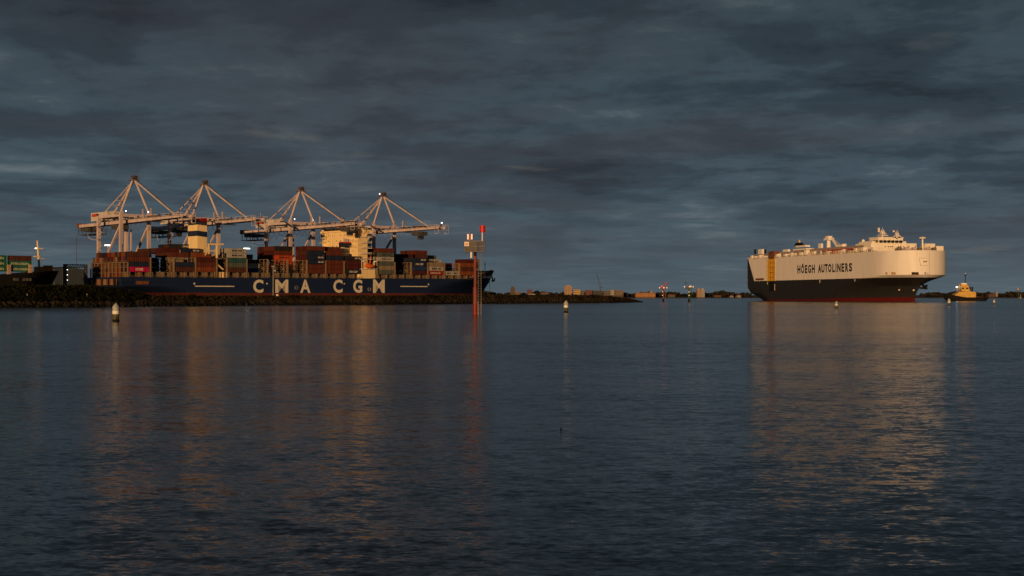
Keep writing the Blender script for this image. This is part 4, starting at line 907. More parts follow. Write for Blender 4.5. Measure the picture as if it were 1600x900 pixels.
# ------------------------------------------------------------------ car carrier
HF = F
A_ = Vector((570 / F * 672, 672, 0)); S_ = Vector((368 / F * 820, 820, 0))
HX = (A_ - S_).normalized(); HY = Vector((-HX.y, HX.x, 0)); HBM = 18.0
def hs(px, inset=0.0):
    k = (px - 800) / F; b = S_ + HY * inset
    return (k * b.y - b.x) / (HX.x - k * HX.y)
def hz_(px, py, inset=0.0):
    s = hs(px, inset); Y = (S_ + HY * inset + HX * s).y; return CAMZ + (HOR - py) * Y / F
def build_carrier():
    r = empty('car_carrier', S_ + HY * HBM, math.atan2(HX.y, HX.x), 'huge boxy white car carrier with charcoal lower hull and rounded bow', 'ship')
    L = 173.0; zd = 25.8; zk = 12.5
    lev = [-1.0, 1.2, 2.6, 5.0, 8.0, 10.5, zk, zk + 1.0, zk + 1.2, 20.0, 0]
    x1 = [L - 13, L - 13.5, L - 13.2, L - 11.5, L - 8.5, L - 5, L - 1.6, L - 0.1, L, L, L]
    x0 = [14, 9.5, 7, 2, 0.2, 0, 0, 0, 0, 0, 0]
    ub = [0.62, 0.63, 0.64, 0.67, 0.71, 0.76, 0.838, 0.855, 0.855, 0.855, 0.855]; kk = [1.55, 1.55, 1.55, 1.6, 1.7, 1.9, 2.3, 2.6, 2.6, 2.6, 2.6]
    def hb(u, j):
        h = HBM
        if u > ub[j]:
            q = (u - ub[j]) / (1 - ub[j]); e = kk[j]
            h *= (max(0.0, 1 - q ** e)) ** (1.0 if j < 5 else (0.75 if j == 5 else (0.56 if j == 6 else 0.5)))
        st = [0.7, 0.74, 0.8, 0.93, 0.99, 1, 1, 1, 1, 1, 1][j]
        if u < 0.14: h *= st + (1 - st) * sstep(0, 0.14, u)
        return max(h, 0.05)
    us = [i / 90 * 0.9 for i in range(91)] + [0.9 + 0.1 * (1 - (1 - i / 46) ** 2) for i in range(1, 47)]
    rows = []
    for u in us:
        rows.append([(x0[j] + (x1[j] - x0[j]) * u, hb(u, j), zd if j == len(lev) - 1 else lev[j]) for j in range(len(lev))])
    hull = hull_mb(rows).build('hull', hull_mat('car_carrier_hull', hoegh_rules), r, True)
    # deck
    d = MB()
    for a, b in zip(rows[:-1], rows[1:]):
        d.face([(a[-1][0], -a[-1][1], zd - 0.05), (b[-1][0], -b[-1][1], zd - 0.05), (b[-1][0], b[-1][1], zd - 0.05), (a[-1][0], a[-1][1], zd - 0.05)])
    d.build('upper_deck', M['deckgrey'], r)
    # bulb at the waterline
    q = MB(); q.blob((L - 12, 0, -0.3), (4.0, 1.6, 0.7), jit=0.05); q.build('bulb', M['rust'], r)
    yb = -HBM - 0.04
    # lettering, one part per letter
    word = 'HÖEGH AUTOLINERS'
    cols = [(1246, 1250.7), (1251.8, 1256.6), (1257.8, 1261.4), (1262.6, 1267.3), (1268.6, 1273.2), None, (1278.2, 1283.4), (1283.6, 1288.3), (1288.9, 1293.4), (1293.9, 1299.2), (1300.6, 1304.4), (1305.6, 1306.9), (1308.3, 1313.6), (1314.9, 1319.2), (1320.8, 1325.6), (1326.4, 1331.6)]
    for ch, c in zip(word, cols):
        if c is None: continue
        pc = (c[0] + c[1]) / 2; y_bot = 427.6 + (424.3 - 427.6) * (pc - 1246) / 86; y_top = 414.6 + (410.6 - 414.6) * (pc - 1246) / 86
        zb, zt = hz_(pc, y_bot), hz_(pc, y_top)
        if ch == 'Ö': zt += 0.9
        lettering(ch, hs(c[0]), hs(c[1]), yb, zb, zt, M['letter_dark'], r, 0.045, 'letter')
    # emblem flag on the bow: a panel following the curve
    def bowpt(px, z, j=9, off=0.06):
        best = None
        for u in [0.85 + i * 0.0004 for i in range(376)]:
            x = x0[j] + (x1[j] - x0[j]) * u; y = -hb(u, j) - off
            P = S_ + HY * (y + HBM) + HX * x; p = 800 + F * P.x / P.y
            if best is None or abs(p - px) < best[0]: best = (abs(p - px), x, y, P.y)
        return best[1:]
    def bow_patch(name, px0, px1, y0, y1, m, skew=0.0, n=6, off=0.06, parent=None):
        q = MB()
        for i in range(n):
            pa, pb = px0 + (px1 - px0) * i / n, px0 + (px1 - px0) * (i + 1) / n
            lo, hi = [], []
            for p in (pa, pb):
                x, y, Y = bowpt(p, 0, off=off); lo.append((x, y, CAMZ + (HOR - y1) * Y / F)); 
                x2, y2, Y2 = bowpt(p - skew, 0, off=off); hi.append((x2, y2, CAMZ + (HOR - y0) * Y2 / F))
            q.face([lo[0], lo[1], hi[1], hi[0]])
        return q.build(name, m, parent or r)
    fl = mat('flag_panel_white', (0.80, 0.79, 0.76), 0.5, 0.05); ln = mat('flag_outline', (0.25, 0.20, 0.16), 0.6)
    bow_patch('emblem_outline', 1438.3, 1454.6, 403.2, 414.8, ln, 2.4, off=0.05)
    ef = bow_patch('emblem_flag', 1438.9, 1454.0, 403.7, 414.3, fl, 2.4, off=0.09)
    bow_patch('emblem_letter', 1443.4, 1445.2, 407.2, 410.4, M['letter_dark'], 1.2, 2, 0.13)
    bow_patch('emblem_letter', 1447.6, 1449.2, 407.2, 410.4, M['letter_dark'], 1.0, 2, 0.13)
    bow_patch('emblem_letter', 1444.2, 1448.4, 408.3, 409.5, M['letter_dark'], 0.2, 3, 0.125)
    for a, b, m in ((1383.5, 1386.5, 'yellow2'), (1392.5, 1399.5, 'yellow2'), (1424.5, 1435.5, 'black'), (1444.5, 1447, 'black'), (1450.2, 1452.6, 'black'), (1455.5, 1459.5, 'yellow2')):
        mm = M['black'] if m == 'black' else mat('mooring_port_buff', (0.40, 0.28, 0.12), 0.6)
        o = bow_patch('mooring_port', a, b, 425.2, 429.2, mm, 0, 3, 0.08)
        if b - a > 9: bow_patch('port_rail', a, b, 428.0, 429.4, M['rust'], 0, 3, 0.12)
    # side ramp: yellow door in a pale frame with brown hoist above
    xa, xb = hs(1200), hs(1210.5); z0, z1 = hz_(1205, 439.0), hz_(1205, 404.5)
    q = MB(); q.box(xa, xb, yb - 0.05, -HBM + 0.01, z0, z1); rp = q.build('side_ramp', M['yellow'], r)
    for k in range(6):
        x = xa + (xb - xa) * (0.30 + 0.12 * k); q = MB(); q.box(x - 0.08, x + 0.08, yb - 0.2, yb - 0.05, z0 + 0.3, z1 - 0.3); q.build('stiffener', M['rust'] if k % 2 else M['yellow'], rp)
    for k in range(4):
        z = z0 + (z1 - z0) * (k + 0.7) / 4.5; q = MB(); q.box(xa + 2, xb - 0.4, yb - 0.24, yb - 0.06, z - 0.1, z + 0.1); q.build('stiffener', M['rust'], rp)
    q = MB(); q.box(hs(1202), hs(1210), yb - 0.5, -HBM + 3, z1 + 0.02, hz_(1206, 392.5)); q.build('ramp_hoist', M['rust'], r)
    for px, w_ in ((1199, 1.4), (1211, 0.7)):
        q = MB(); x = hs(px); q.box(x - w_ / 2, x + w_ / 2, yb - 0.08, -HBM, z0, z1); q.build('ramp_guide', mat('ramp_guide_buff', (0.72, 0.52, 0.18), 0.5), r)
    q = MB(); q.box(hs(1202), hs(1209.5), yb - 0.02, -HBM, hz_(1205, 455), z0 - 0.1); q.build('ramp_sill', M['black'], r)
    q = MB(); q.box(hs(1180.5), hs(1193.5), yb - 0.04, -HBM + 0.01, hz_(1186, 438), hz_(1186, 434.8)); q.build('name_panel', M['rust'], r)
    for px, ya, yb_ in ((1199.3, 441, 444.5), (1210.5, 444, 454), (1281, 437.5, 442), (1335.8, 436, 440)):
        x = hs(px); q = MB(); q.box(x - 0.35, x + 0.35, yb - 0.03, -HBM, hz_(px, yb_), hz_(px, ya)); q.build('draught_mark', M['letter'], r)
    q = MB(); x = 0.0; q.box(-0.5, 0.0, -14, 10, 13.0, 24.0); q.build('stern_ramp', M['deckgrey'], r)
    q = MB(); q.box(-0.06, 0.6, -HBM - 0.05, -HBM + 0.8, hz_(1167, 439), hz_(1167, 437)); q.build('fairlead', M['red'], r)
    # bow name, anchor, thruster marks
    for px, py, w_ in ((1406, 442, 4.2), (1405, 453, 2.6), (1428, 453.5, 3.2), (1398, 439, 1.4), (1387, 444, 1.2)):
        jj = 4; best = None
        for u in [0.6 + i * 0.001 for i in range(400)]:
            x = x0[jj] + (x1[jj] - x0[jj]) * u; y = -hb(u, jj); P = S_ + HY * (y + HBM) + HX * x; p = 800 + F * P.x / P.y
            if best is None or abs(p - px) < best[0]: best = (abs(p - px), x, y, P.y)
        _, x, y, Y = best; z = CAMZ + (HOR - py) * Y / F
        q = MB(); q.blob((x, y, z), (0.2 * w_, 0.2 * w_, 0.16 * w_), jit=0.2); q.build('hull_mark', M['white'] if w_ > 2 else M['galv'], r)
    q = MB(); xa_ = L - 4.2; q.bar((xa_ - 1, -1.5, 9.8), (xa_ + 1.4, -1.5, 7.6), 0.9); q.bar((xa_ - 0.4, -3.0, 7.0), (xa_ + 1.8, 0.3, 6.6), 1.3, 1.0); q.bar((xa_ + 1.6, -1.0, 6.8), (xa_ + 3.2, -1.0, 8.4), 0.8); q.build('anchor', M['black'], r)
    # ---- houses on the top deck
    hm = mat('topside_white', (0.80, 0.77, 0.70), 0.5, 0.10, 0.5, streak=True); gm = mat('garage_roof_paint', (0.31, 0.26, 0.25), 0.6, 0.25, 0.5, streak=True)
    def ybx(name, pa, pb, ytop, inset, depth, m=hm, zb=None, parent=None, yref=None):
        xa, xb = hs(pa, inset), hs(pb, inset); zt = hz_((pa + pb) / 2, ytop, inset); q = MB()
        q.box(xa, xb, -HBM + inset, -HBM + inset + depth, zd if zb is None else zb, zt)
        return q.build(name, m, parent or r)
    # long stepped garage top behind the rail
    ybx('garage_roof', 1178.5, 1201, 396.8, 3.5, 26, gm); ybx('garage_roof', 1211, 1240, 393.6, 3.5, 26, gm); ybx('garage_roof', 1240.3, 1268, 390.5, 3.6, 26, gm); ybx('garage_roof', 1268.3, 1312, 387.0, 3.8, 25, gm); ybx('garage_roof', 1312.3, 1348, 384.3, 4.0, 25, gm)
    # bulwark rail along the deck edge
    q = MB()
    for zz in (0.55, 1.1): q.box(2, 146, -HBM + 0.05, -HBM + 0.12, zd + zz - 0.05, zd + zz + 0.05)
    for k in range(73): q.box(2 + k * 2, 2.1 + k * 2, -HBM + 0.04, -HBM + 0.13, zd, zd + 1.15)
    q.build('railing', M['white'], r)
    # box ventilators on pedestals along the side
    for px, w_, yt, yb_ in ((1170.5, 6, 403.5, 406), (1180.5, 4, 400.5, 404), (1194.5, 4, 400, 404.5), (1215, 4.5, 397, 403), (1227.5, 4.8, 396.8, 402.5), (1243, 4.6, 395.5, 401), (1252.5, 4.6, 394.6, 400.6), (1259.5, 5.5, 391, 399), (1272.5, 4.8, 393.3, 398.5), (1318.5, 5, 389.5, 395), (1337.5, 4.8, 388, 394), (1349, 5.2, 386.5, 393), (1364.5, 5, 386, 392)):
        xa, xb = hs(px - w_ / 2, 1.0), hs(px + w_ / 2, 1.0); xm = (xa + xb) / 2; wd = min(xb - xa, 4.2)
        v = empty('ventilator', (0, 0, 0)); v.parent = r
        za, zt = hz_(px, yb_, 1.0), hz_(px, yt, 1.0)
        q = MB(); q.box(xm - wd * 0.32, xm + wd * 0.32, -HBM + 0.3, -HBM + 2.6, max(za, zd + 0.5), zt); q.build('vent_head', M['white'], v)
        q = MB(); q.cbox(xm, -HBM + 1.5, zd, wd * 0.4, 1.3, max(za, zd + 0.5) - zd); q.build('vent_trunk', mat('vent_trunk_buff', (0.50, 0.36, 0.20), 0.6), v)
    rf = random.Random(5); px = 1173.0     # small fittings crowd the deck edge
    while px < 1368:
        if not 1199 < px < 1212:
            x = hs(px, 2.0); hgt = rf.choice((0.9, 1.3, 1.7, 2.2)); q = MB(); wx = rf.uniform(0.5, 1.1); wy = rf.uniform(0.8, 1.7)
            q.box(x - wx, x + wx, -HBM + 1.2, -HBM + 1.2 + wy, zd, zd + hgt); q.box(x - wx * 1.15, x + wx * 1.15, -HBM + 1.1, -HBM + 1.3 + wy, zd + hgt, zd + hgt + 0.2)
            q.build('deck_fitting', rf.choice((M['white'], M['white'], MATS['vent_trunk_buff'], M['rust'], M['deckgrey'])), r)
        px += rf.uniform(2.6, 5.5)
    q = MB(); q.box(hs(1281), hs(1330), -HBM + 1.2, -HBM + 1.5, zd + 2.2, zd + 2.6); q.box(hs(1296), hs(1302), -HBM + 0.6, -HBM + 2, zd, zd + 1.3); q.build('fire_main', M['red'], r)
    # upper boxes, funnel
    ybx('deck_locker', 1184.5, 1191, 389.5, 8, 1.6, M['white'], zb=zd + 3); ybx('deck_locker', 1223, 1231, 389.8, 9, 1.6, M['white'], zb=zd + 3); ybx('deck_locker', 1278.5, 1283, 380.5, 9, 1.2, M['white'], zb=zd + 4)
    for px in (1180, 1195.5):
        q = MB(); x = hs(px, 6); q.tube((x, -HBM + 6, zd + 2.5), (x, -HBM + 6, hz_(px, 389.5, 6)), 0.7, 8); q.build('goose_neck_vent', M['black'], r)
    fu = empty('funnel', (0, 0, 0)); fu.parent = r
    ybx('funnel_house', 1239, 1260, 388.5, 10, 5, hm, zb=zd + 4, parent=fu); ybx('funnel_house', 1243, 1258, 383.5, 11, 3.2, M['white'], zb=zd + 6, parent=fu)
    xa, xb = hs(1240.5, 12), hs(1254.5, 12); za = hz_(1248, 384, 12)
    q = MB(); q.hexa([(xa, -6, za), (xb - 4, -6, za), (xb - 4, -2.8, za), (xa, -2.8, za), (xa + 1.5, -5.5, za + 1.9), (xb - 5.5, -5.5, za + 1.9), (xb - 5.5, -3.3, za + 1.9), (xa + 1.5, -3.3, za + 1.9)]); q.build('funnel_cap', M['black'], fu)
    q = MB(); q.tube(((xa + xb) / 2 - 1.6, -4.4, za + 1.8), ((xa + xb) / 2 - 1.6, -4.4, za + 3.6), 0.55, 8, 0.45); q.build('exhaust_pipe', M['yellow'], fu)
    # deck crane
    dc = empty('deck_crane', (0, 0, 0)); dc.parent = r
    x = hs(1295, 9); y = -HBM + 9; zz = lambda py: hz_(1295, py, 9)
    q = MB(); q.tube((x, y, zd + 3), (x, y, zz(374)), 1.3, 10, 1.0); q.build('pedestal', M['white'], dc)
    q = MB(); q.cbox(x, y, zz(375.5), 5.5, 3.5, 1.3); q.cbox(x, y, zz(372.2), 3.2, 2.6, 1.2); q.build('crane_house', M['white'], dc)
    q = MB(); q.bar((x + 4, y, zz(374)), (hs(1309, 9), y, hz_(1309, 387, 9)), 0.9); q.bar((hs(1299, 9), y, zz(371.5)), (hs(1311, 9), y, hz_(1311, 381, 9)), 0.25); q.build('jib', M['white'], dc)
    ybx('deck_locker', 1308, 1316, 382.0, 6, 1.8, hm, zb=zd + 3); ybx('deck_locker', 1315.5, 1319, 381, 7, 1.4, M['white'], zb=zd + 3)
    # accommodation and bridge, stepped
    ac = empty('accommodation', (0, 0, 0)); ac.parent = r
    def house(name, pf, inset, pr, ytop, aft, zb, m=hm):
        x1_ = hs(pf, inset); y0_ = -HBM + inset; y1_ = hs_in(pr, x1_) - HBM; zt = hz_(pf, ytop, inset); q = MB()
        q.box(x1_ - aft, x1_, y0_, y1_, zb, zt); q.build(name, m, ac); return x1_, y0_, y1_, zt
    house('lower_house', 1364, 3.6, 1436, 385.8, 20, zd); lo = house('middle_house', 1361, 5, 1432, 379.6, 16, zd + 2)
    house('upper_house', 1362, 6.5, 1416, 376.6, 13, zd + 4); x1_, y0_, y1_, zt = house('bridge', 1372.5, 8.5, 1411, 371.3, 9, zd + 6)
    q = MB(); q.box(x1_ - 9.3, x1_ + 0.3, y0_ - 0.3, y1_ + 0.3, zt, zt + 0.35); q.build('bridge_roof', hm, ac)
    zw0, zw1 = hz_(1384, 377.4, 8.5), hz_(1384, 374.3, 8.5); wy = (y1_ - y0_)
    for k in range(6):
        a = y0_ + wy * (0.04 + k * 0.16); q = MB(); q.box(x1_, x1_ + 0.12, a, a + wy * 0.13, zw0, zw1); q.build('bridge_window', M['glass'], ac)
    for k in range(3):
        a = x1_ - 8.4 + k * 2.8; q = MB(); q.box(a, a + 2.2, y0_ - 0.12, y0_, zw0, zw1); q.build('bridge_window', M['glass'], ac)
    for px in (1383, 1388, 1391.5, 1394.5, 1404, 1412, 1420):
        y = hs_in(px, lo[0]) - HBM; z = lo[3] - 2.4; q = MB(); q.box(lo[0], lo[0] + 0.1, y - 0.4, y + 0.4, z, z + 0.8); q.build('window', M['glass'], ac)
    # radar masts
    for px, yt, inset, s in ((1379, 361.5, 11, 0.8), (1401.5, 365, 17, 0.6)):
        x = hs(px, inset); y = -HBM + inset; zb, zt = hz_(px, 372, inset), hz_(px, yt, inset); q = MB()
        q.tube((x, y, zb), (x, y, zt), 0.7 * s, 8, 0.25)
        for k, wd in ((0.35, 5.2), (0.6, 4.0), (0.8, 2.6)):
            z = zb + (zt - zb) * k; q.box(x - wd / 2 * s, x + wd / 2 * s, y - wd / 2 * s, y + wd / 2 * s, z - 0.15, z + 0.15); q.bar((x - wd / 2 * s, y, z), (x - wd / 2 * s, y, z + 1.6), 0.25); q.bar((x + wd / 2 * s, y, z), (x + wd / 2 * s, y, z + 1.6), 0.25)
        q.bar((x - 2.6 * s, y - 1, zb + 3.2), (x - 2.6 * s, y - 1, zb + 6.8 * s), 0.8); q.bar((x, y, zt - 0.2), (x, y, zt + 2.0), 0.12); q.build('radar_mast', M['white'], ac)
    q = MB(); x = hs(1349, 8); q.lathe([(0.15, 0), (0.7, 0.3), (0.9, 0.9), (0.7, 1.5), (0.15, 1.8)], 12, (x, -HBM + 8, hz_(1349, 379, 8))); q.build('satellite_dome', M['white'], ac)
    # forward deck: curved breakwater screen, foremast, winches
    for pa, pb, yt in ((1441, 1456, 381.0), (1456, 1469, 384.8)):
        k_ = L - 22; q = MB(); inset = 10 if pa < 1450 else 20; xa = L - 20; 
        xx0 = xa if pa < 1450 else xa - 2
        q.box(xx0, xx0 + 3, -HBM + (hs_in(pa, xx0)), -HBM + (hs_in(pb, xx0)), zd, zfor(pa, pb, xx0, yt)); q.build('wave_screen', hm, r)
    xm = L - 15; ym = hs_in(1441.5, xm) - HBM; zt = zfor(1441, 1442, xm, 374)
    q = MB(); q.tube((xm, ym, zd), (xm, ym, zt), 0.55, 8, 0.35); q.build('foremast', M['white'], r)
    q = MB(); q.lathe([(0.3, 0), (1.6, 0.4), (1.8, 1.0), (0.3, 1.4)], 10, (xm, ym, zt)); q.bar((xm, ym - 1.5, zt - 4), (xm, ym + 1.5, zt - 4), 0.3); q.build('mast_light', M['white'], r)
    for px in (1405, 1416, 1428, 1437, 1450, 1459):
        xx = L - 14; yy = hs_in(px, xx) - HBM; q = MB(); q.tube((xx, yy - 1.1, zd + 1.1), (xx, yy + 1.1, zd + 1.1), 0.95, 10); q.cbox(xx - 1.5, yy, zd, 1.2, 2.4, 1.4); q.bar((xx + 0.5, yy + 0.6, zd + 1), (xx + 0.5, yy + 0.6, zd + 2.8), 0.4); q.build('mooring_winch', M['deckgrey'] if px % 2 else M['crane'], r)
def hs_in(px, x):       # athwartship distance in from the near side where column px meets station x
    k = (px - 800) / F; b = S_ + HX * x
    return (k * b.y - b.x) / (HY.x - k * HY.y)
def zfor(pa, pb, x, py):
    y = (S_ + HX * x + HY * hs_in((pa + pb) / 2, x)).y; return CAMZ + (HOR - py) * y / F
build_carrier()

# ------------------------------------------------------------------ tug
def build_tug():
    D = wl(470.2); m = D / F; L = 70 * m; P = at(1507, D)
    r = empty('tugboat', P, math.pi, 'small tugboat with yellow wheelhouse and black hull beside the car carrier bow', 'tugboat')
    # local +x is the bow (points left in view)
    lev = [-0.8, 0.3, 1.2, 0]; x0 = [-L / 2 + 3, -L / 2 + 1.5, -L / 2 + .5, -L / 2]; x1 = [L / 2 - 3.2, L / 2 - 2.4, L / 2 - 1.2, L / 2]
    hb = lambda u, j: max(0.05, (4.6 + j * 0.15) * (1 if 0.12 < u < 0.62 else (0.7 + 0.3 * sstep(0, 0.12, u) if u <= 0.12 else (1 - ((u - 0.62) / 0.38) ** 2.4))))
    dk = lambda u: 2.1 + 2.1 * sstep(0.45, 1.0, u)
    us, rows = hull_grid(40, lev, x0, x1, hb, dk)
    hull_mb(rows).build('hull', M['black'], r)
    d = MB()
    for a, b in zip(rows[:-1], rows[1:]):
        d.face([(a[-1][0], -a[-1][1], a[-1][2] - 0.5), (b[-1][0], -b[-1][1], b[-1][2] - 0.5), (b[-1][0], b[-1][1], b[-1][2] - 0.5), (a[-1][0], a[-1][1], a[-1][2] - 0.5)])
    d.build('deck', M['rust'], r)
    X = lambda px: (1507 - px) * m; Z = lambda py: CAMZ + (HOR - py) * m
    q = MB(); q.prism([(X(1522), Z(464.5)), (X(1522), Z(456.5)), (X(1514), Z(455.5)), (X(1497), Z(456)), (X(1489), Z(460.5)), (X(1489), Z(464.5))], -3.4, 3.4); dh = q.build('deckhouse', M['tug_yellow'], r)
    q = MB(); q.prism([(X(1514), Z(455.3)), (X(1510), Z(444.5)), (X(1499.5), Z(444.5)), (X(1500.5), Z(455.3))], -2.4, 2.4); wh = q.build('wheelhouse', M['tug_yellow'], r)
    for sy in (-1, 1):
        for a, b in ((1501.2, 1504), (1507.5, 1511)):
            q = MB(); q.box(X(b), X(a), sy * 2.46 - 0.04, sy * 2.46 + 0.04, Z(451.8), Z(449.5)); q.build('window', M['glass'], wh)
    q = MB(); q.cbox(X(1505), 0, Z(444.5), 3, 3, 0.8); q.build('wheelhouse_roof', M['white'], r)
    q = MB(); q.tube((X(1508.3), 0, Z(444)), (X(1508.3), 0, Z(427)), 0.28, 8, 0.15); q.bar((X(1508.3), -1.3, Z(432)), (X(1508.3), 1.3, Z(432)), 0.25); q.bar((X(1510.3), 0, Z(429.6)), (X(1506.3), 0, Z(429.6)), 0.35); q.build('mast', M['black'], r)
    q = MB(); q.lathe([(0.1, 0), (0.35, 0.15), (0.35, 0.5), (0.1, 0.7)], 10, (X(1508.3), 0, Z(428.2))); q.build('mast_lamp', M['white'], r)
    q = MB(); q.lathe([(0.1, -0.3), (0.6, -0.2), (0.6, 0.2), (0.1, 0.3)], 10, (X(1496.5), -1.5, Z(448.5))); q.build('searchlight', M['lamp'], r)
    q = MB(); q.bar((X(1497), -1.4, Z(455.5)), (X(1496.6), -1.4, Z(449)), 0.3); q.build('searchlight_post', M['tug_yellow'], r)
    for px in (1514.5, 1518):
        q = MB(); q.tube((X(px), 0.8, Z(456)), (X(px + 0.8), 0.8, Z(448.5)), 0.5, 8); q.build('exhaust_stack', M['black'], r)
    q = MB(); q.box(X(1520), X(1512), -4.75, -4.6, Z(467), Z(465.5)); q.build('name_board', M['letter'], r)
    for k in range(7):
        x = -L / 2 + 3 + k * (L - 6) / 6.5; q = MB(); u = (x + L / 2) / L; y = -hb(u, 3) - 0.25
        for i in range(12):
            a, b = 2 * math.pi * i / 12, 2 * math.pi * (i + 1) / 12; q.bar((x + 0.5 * math.cos(a), y, 0.95 + 0.5 * math.sin(a)), (x + 0.5 * math.cos(b), y, 0.95 + 0.5 * math.sin(b)), 0.28)
        q.build('tyre_fender', M['black'], r)
    q = MB()
    for k in range(12): x = -L / 2 + 1 + k * 1.1; q.box(x - 0.05, x + 0.05, -4.3, -4.2, 1.3, 2.7)
    q.box(-L / 2 + 1, -L / 2 + 13, -4.3, -4.2, 2.6, 2.7); q.build('railing', M['rust'], r)
build_tug()

# ------------------------------------------------------------------ buoys
def build_buoys():
    root = empty('marker_buoy', (0, 0, 0))
    # unit buoy: 1.42 m above the water
    q = MB(); q.lathe([(0.27, 0.86), (0.275, 1.12), (0.21, 1.24), (0.10, 1.38), (0.03, 1.44)], 20); q.build('conical_head', M['buoy_grey'], root, True)
    q = MB(); q.lathe([(0.26, 0.58), (0.275, 0.60), (0.275, 0.835), (0.25, 0.85)], 20); q.build('white_band', M['buoy_white'], root, True)
    q = MB(); q.lathe([(0.21, 0.12), (0.225, 0.3), (0.24, 0.57)], 20); q.build('lower_body', M['buoy_olive'], root, True)
    q = MB(); q.lathe([(0.24, -0.4), (0.27, -0.05), (0.27, 0.10), (0.23, 0.17)], 20); q.build('collar', M['black'], root, True)
    q = MB(); q.bar((0.2, -0.05, 0.18), (0.26, -0.05, 0.34), 0.05); q.build('lifting_eye', M['black'], root)
    for px, wy, ty, lab, tilt in ((181.3, 502.3, 474.0, 'largest conical marker buoy, floating before the dark mound', 0.01), (884.3, 488.3, 469.6, 'conical marker buoy floating before the breakwater end and orange tower', -0.015), (1306.8, 482.2, 470.6, 'small white marker buoy floating before the car carrier side', 0.02),
                            (1483.2, 477.6, 466.5, 'small white marker buoy floating before the tugboat', -0.02), (1553.2, 475.8, 467.6, 'small white marker buoy, farthest one, right of the tugboat', 0.015)):
        D = wl(wy); c = copy_tree(root); c.location = at(px, D); k = (wy - ty) * D / F / 1.42; c.scale = (k, k, k); c.rotation_euler = (tilt, tilt, px)
        tag(c, lab, 'buoy', 'conical marker buoys')
    for ch in list(root.children_recursive): bpy.data.objects.remove(ch)
    bpy.data.objects.remove(root)
    D = wl(671); r = empty('fishing_float', at(876.5, D), 0, 'tiny dark float on the open water in the foreground', 'float')
    q = MB(); q.lathe([(0.005, -0.015), (0.016, -0.004), (0.018, 0.009), (0.012, 0.022), (0.004, 0.027)], 12); q.build('bulb', M['black'], r, True)
    q = MB(); q.tube((0, 0, 0.022), (0.003, 0, 0.036), 0.004, 6); q.build('stem', M['black'], r)
build_buoys()

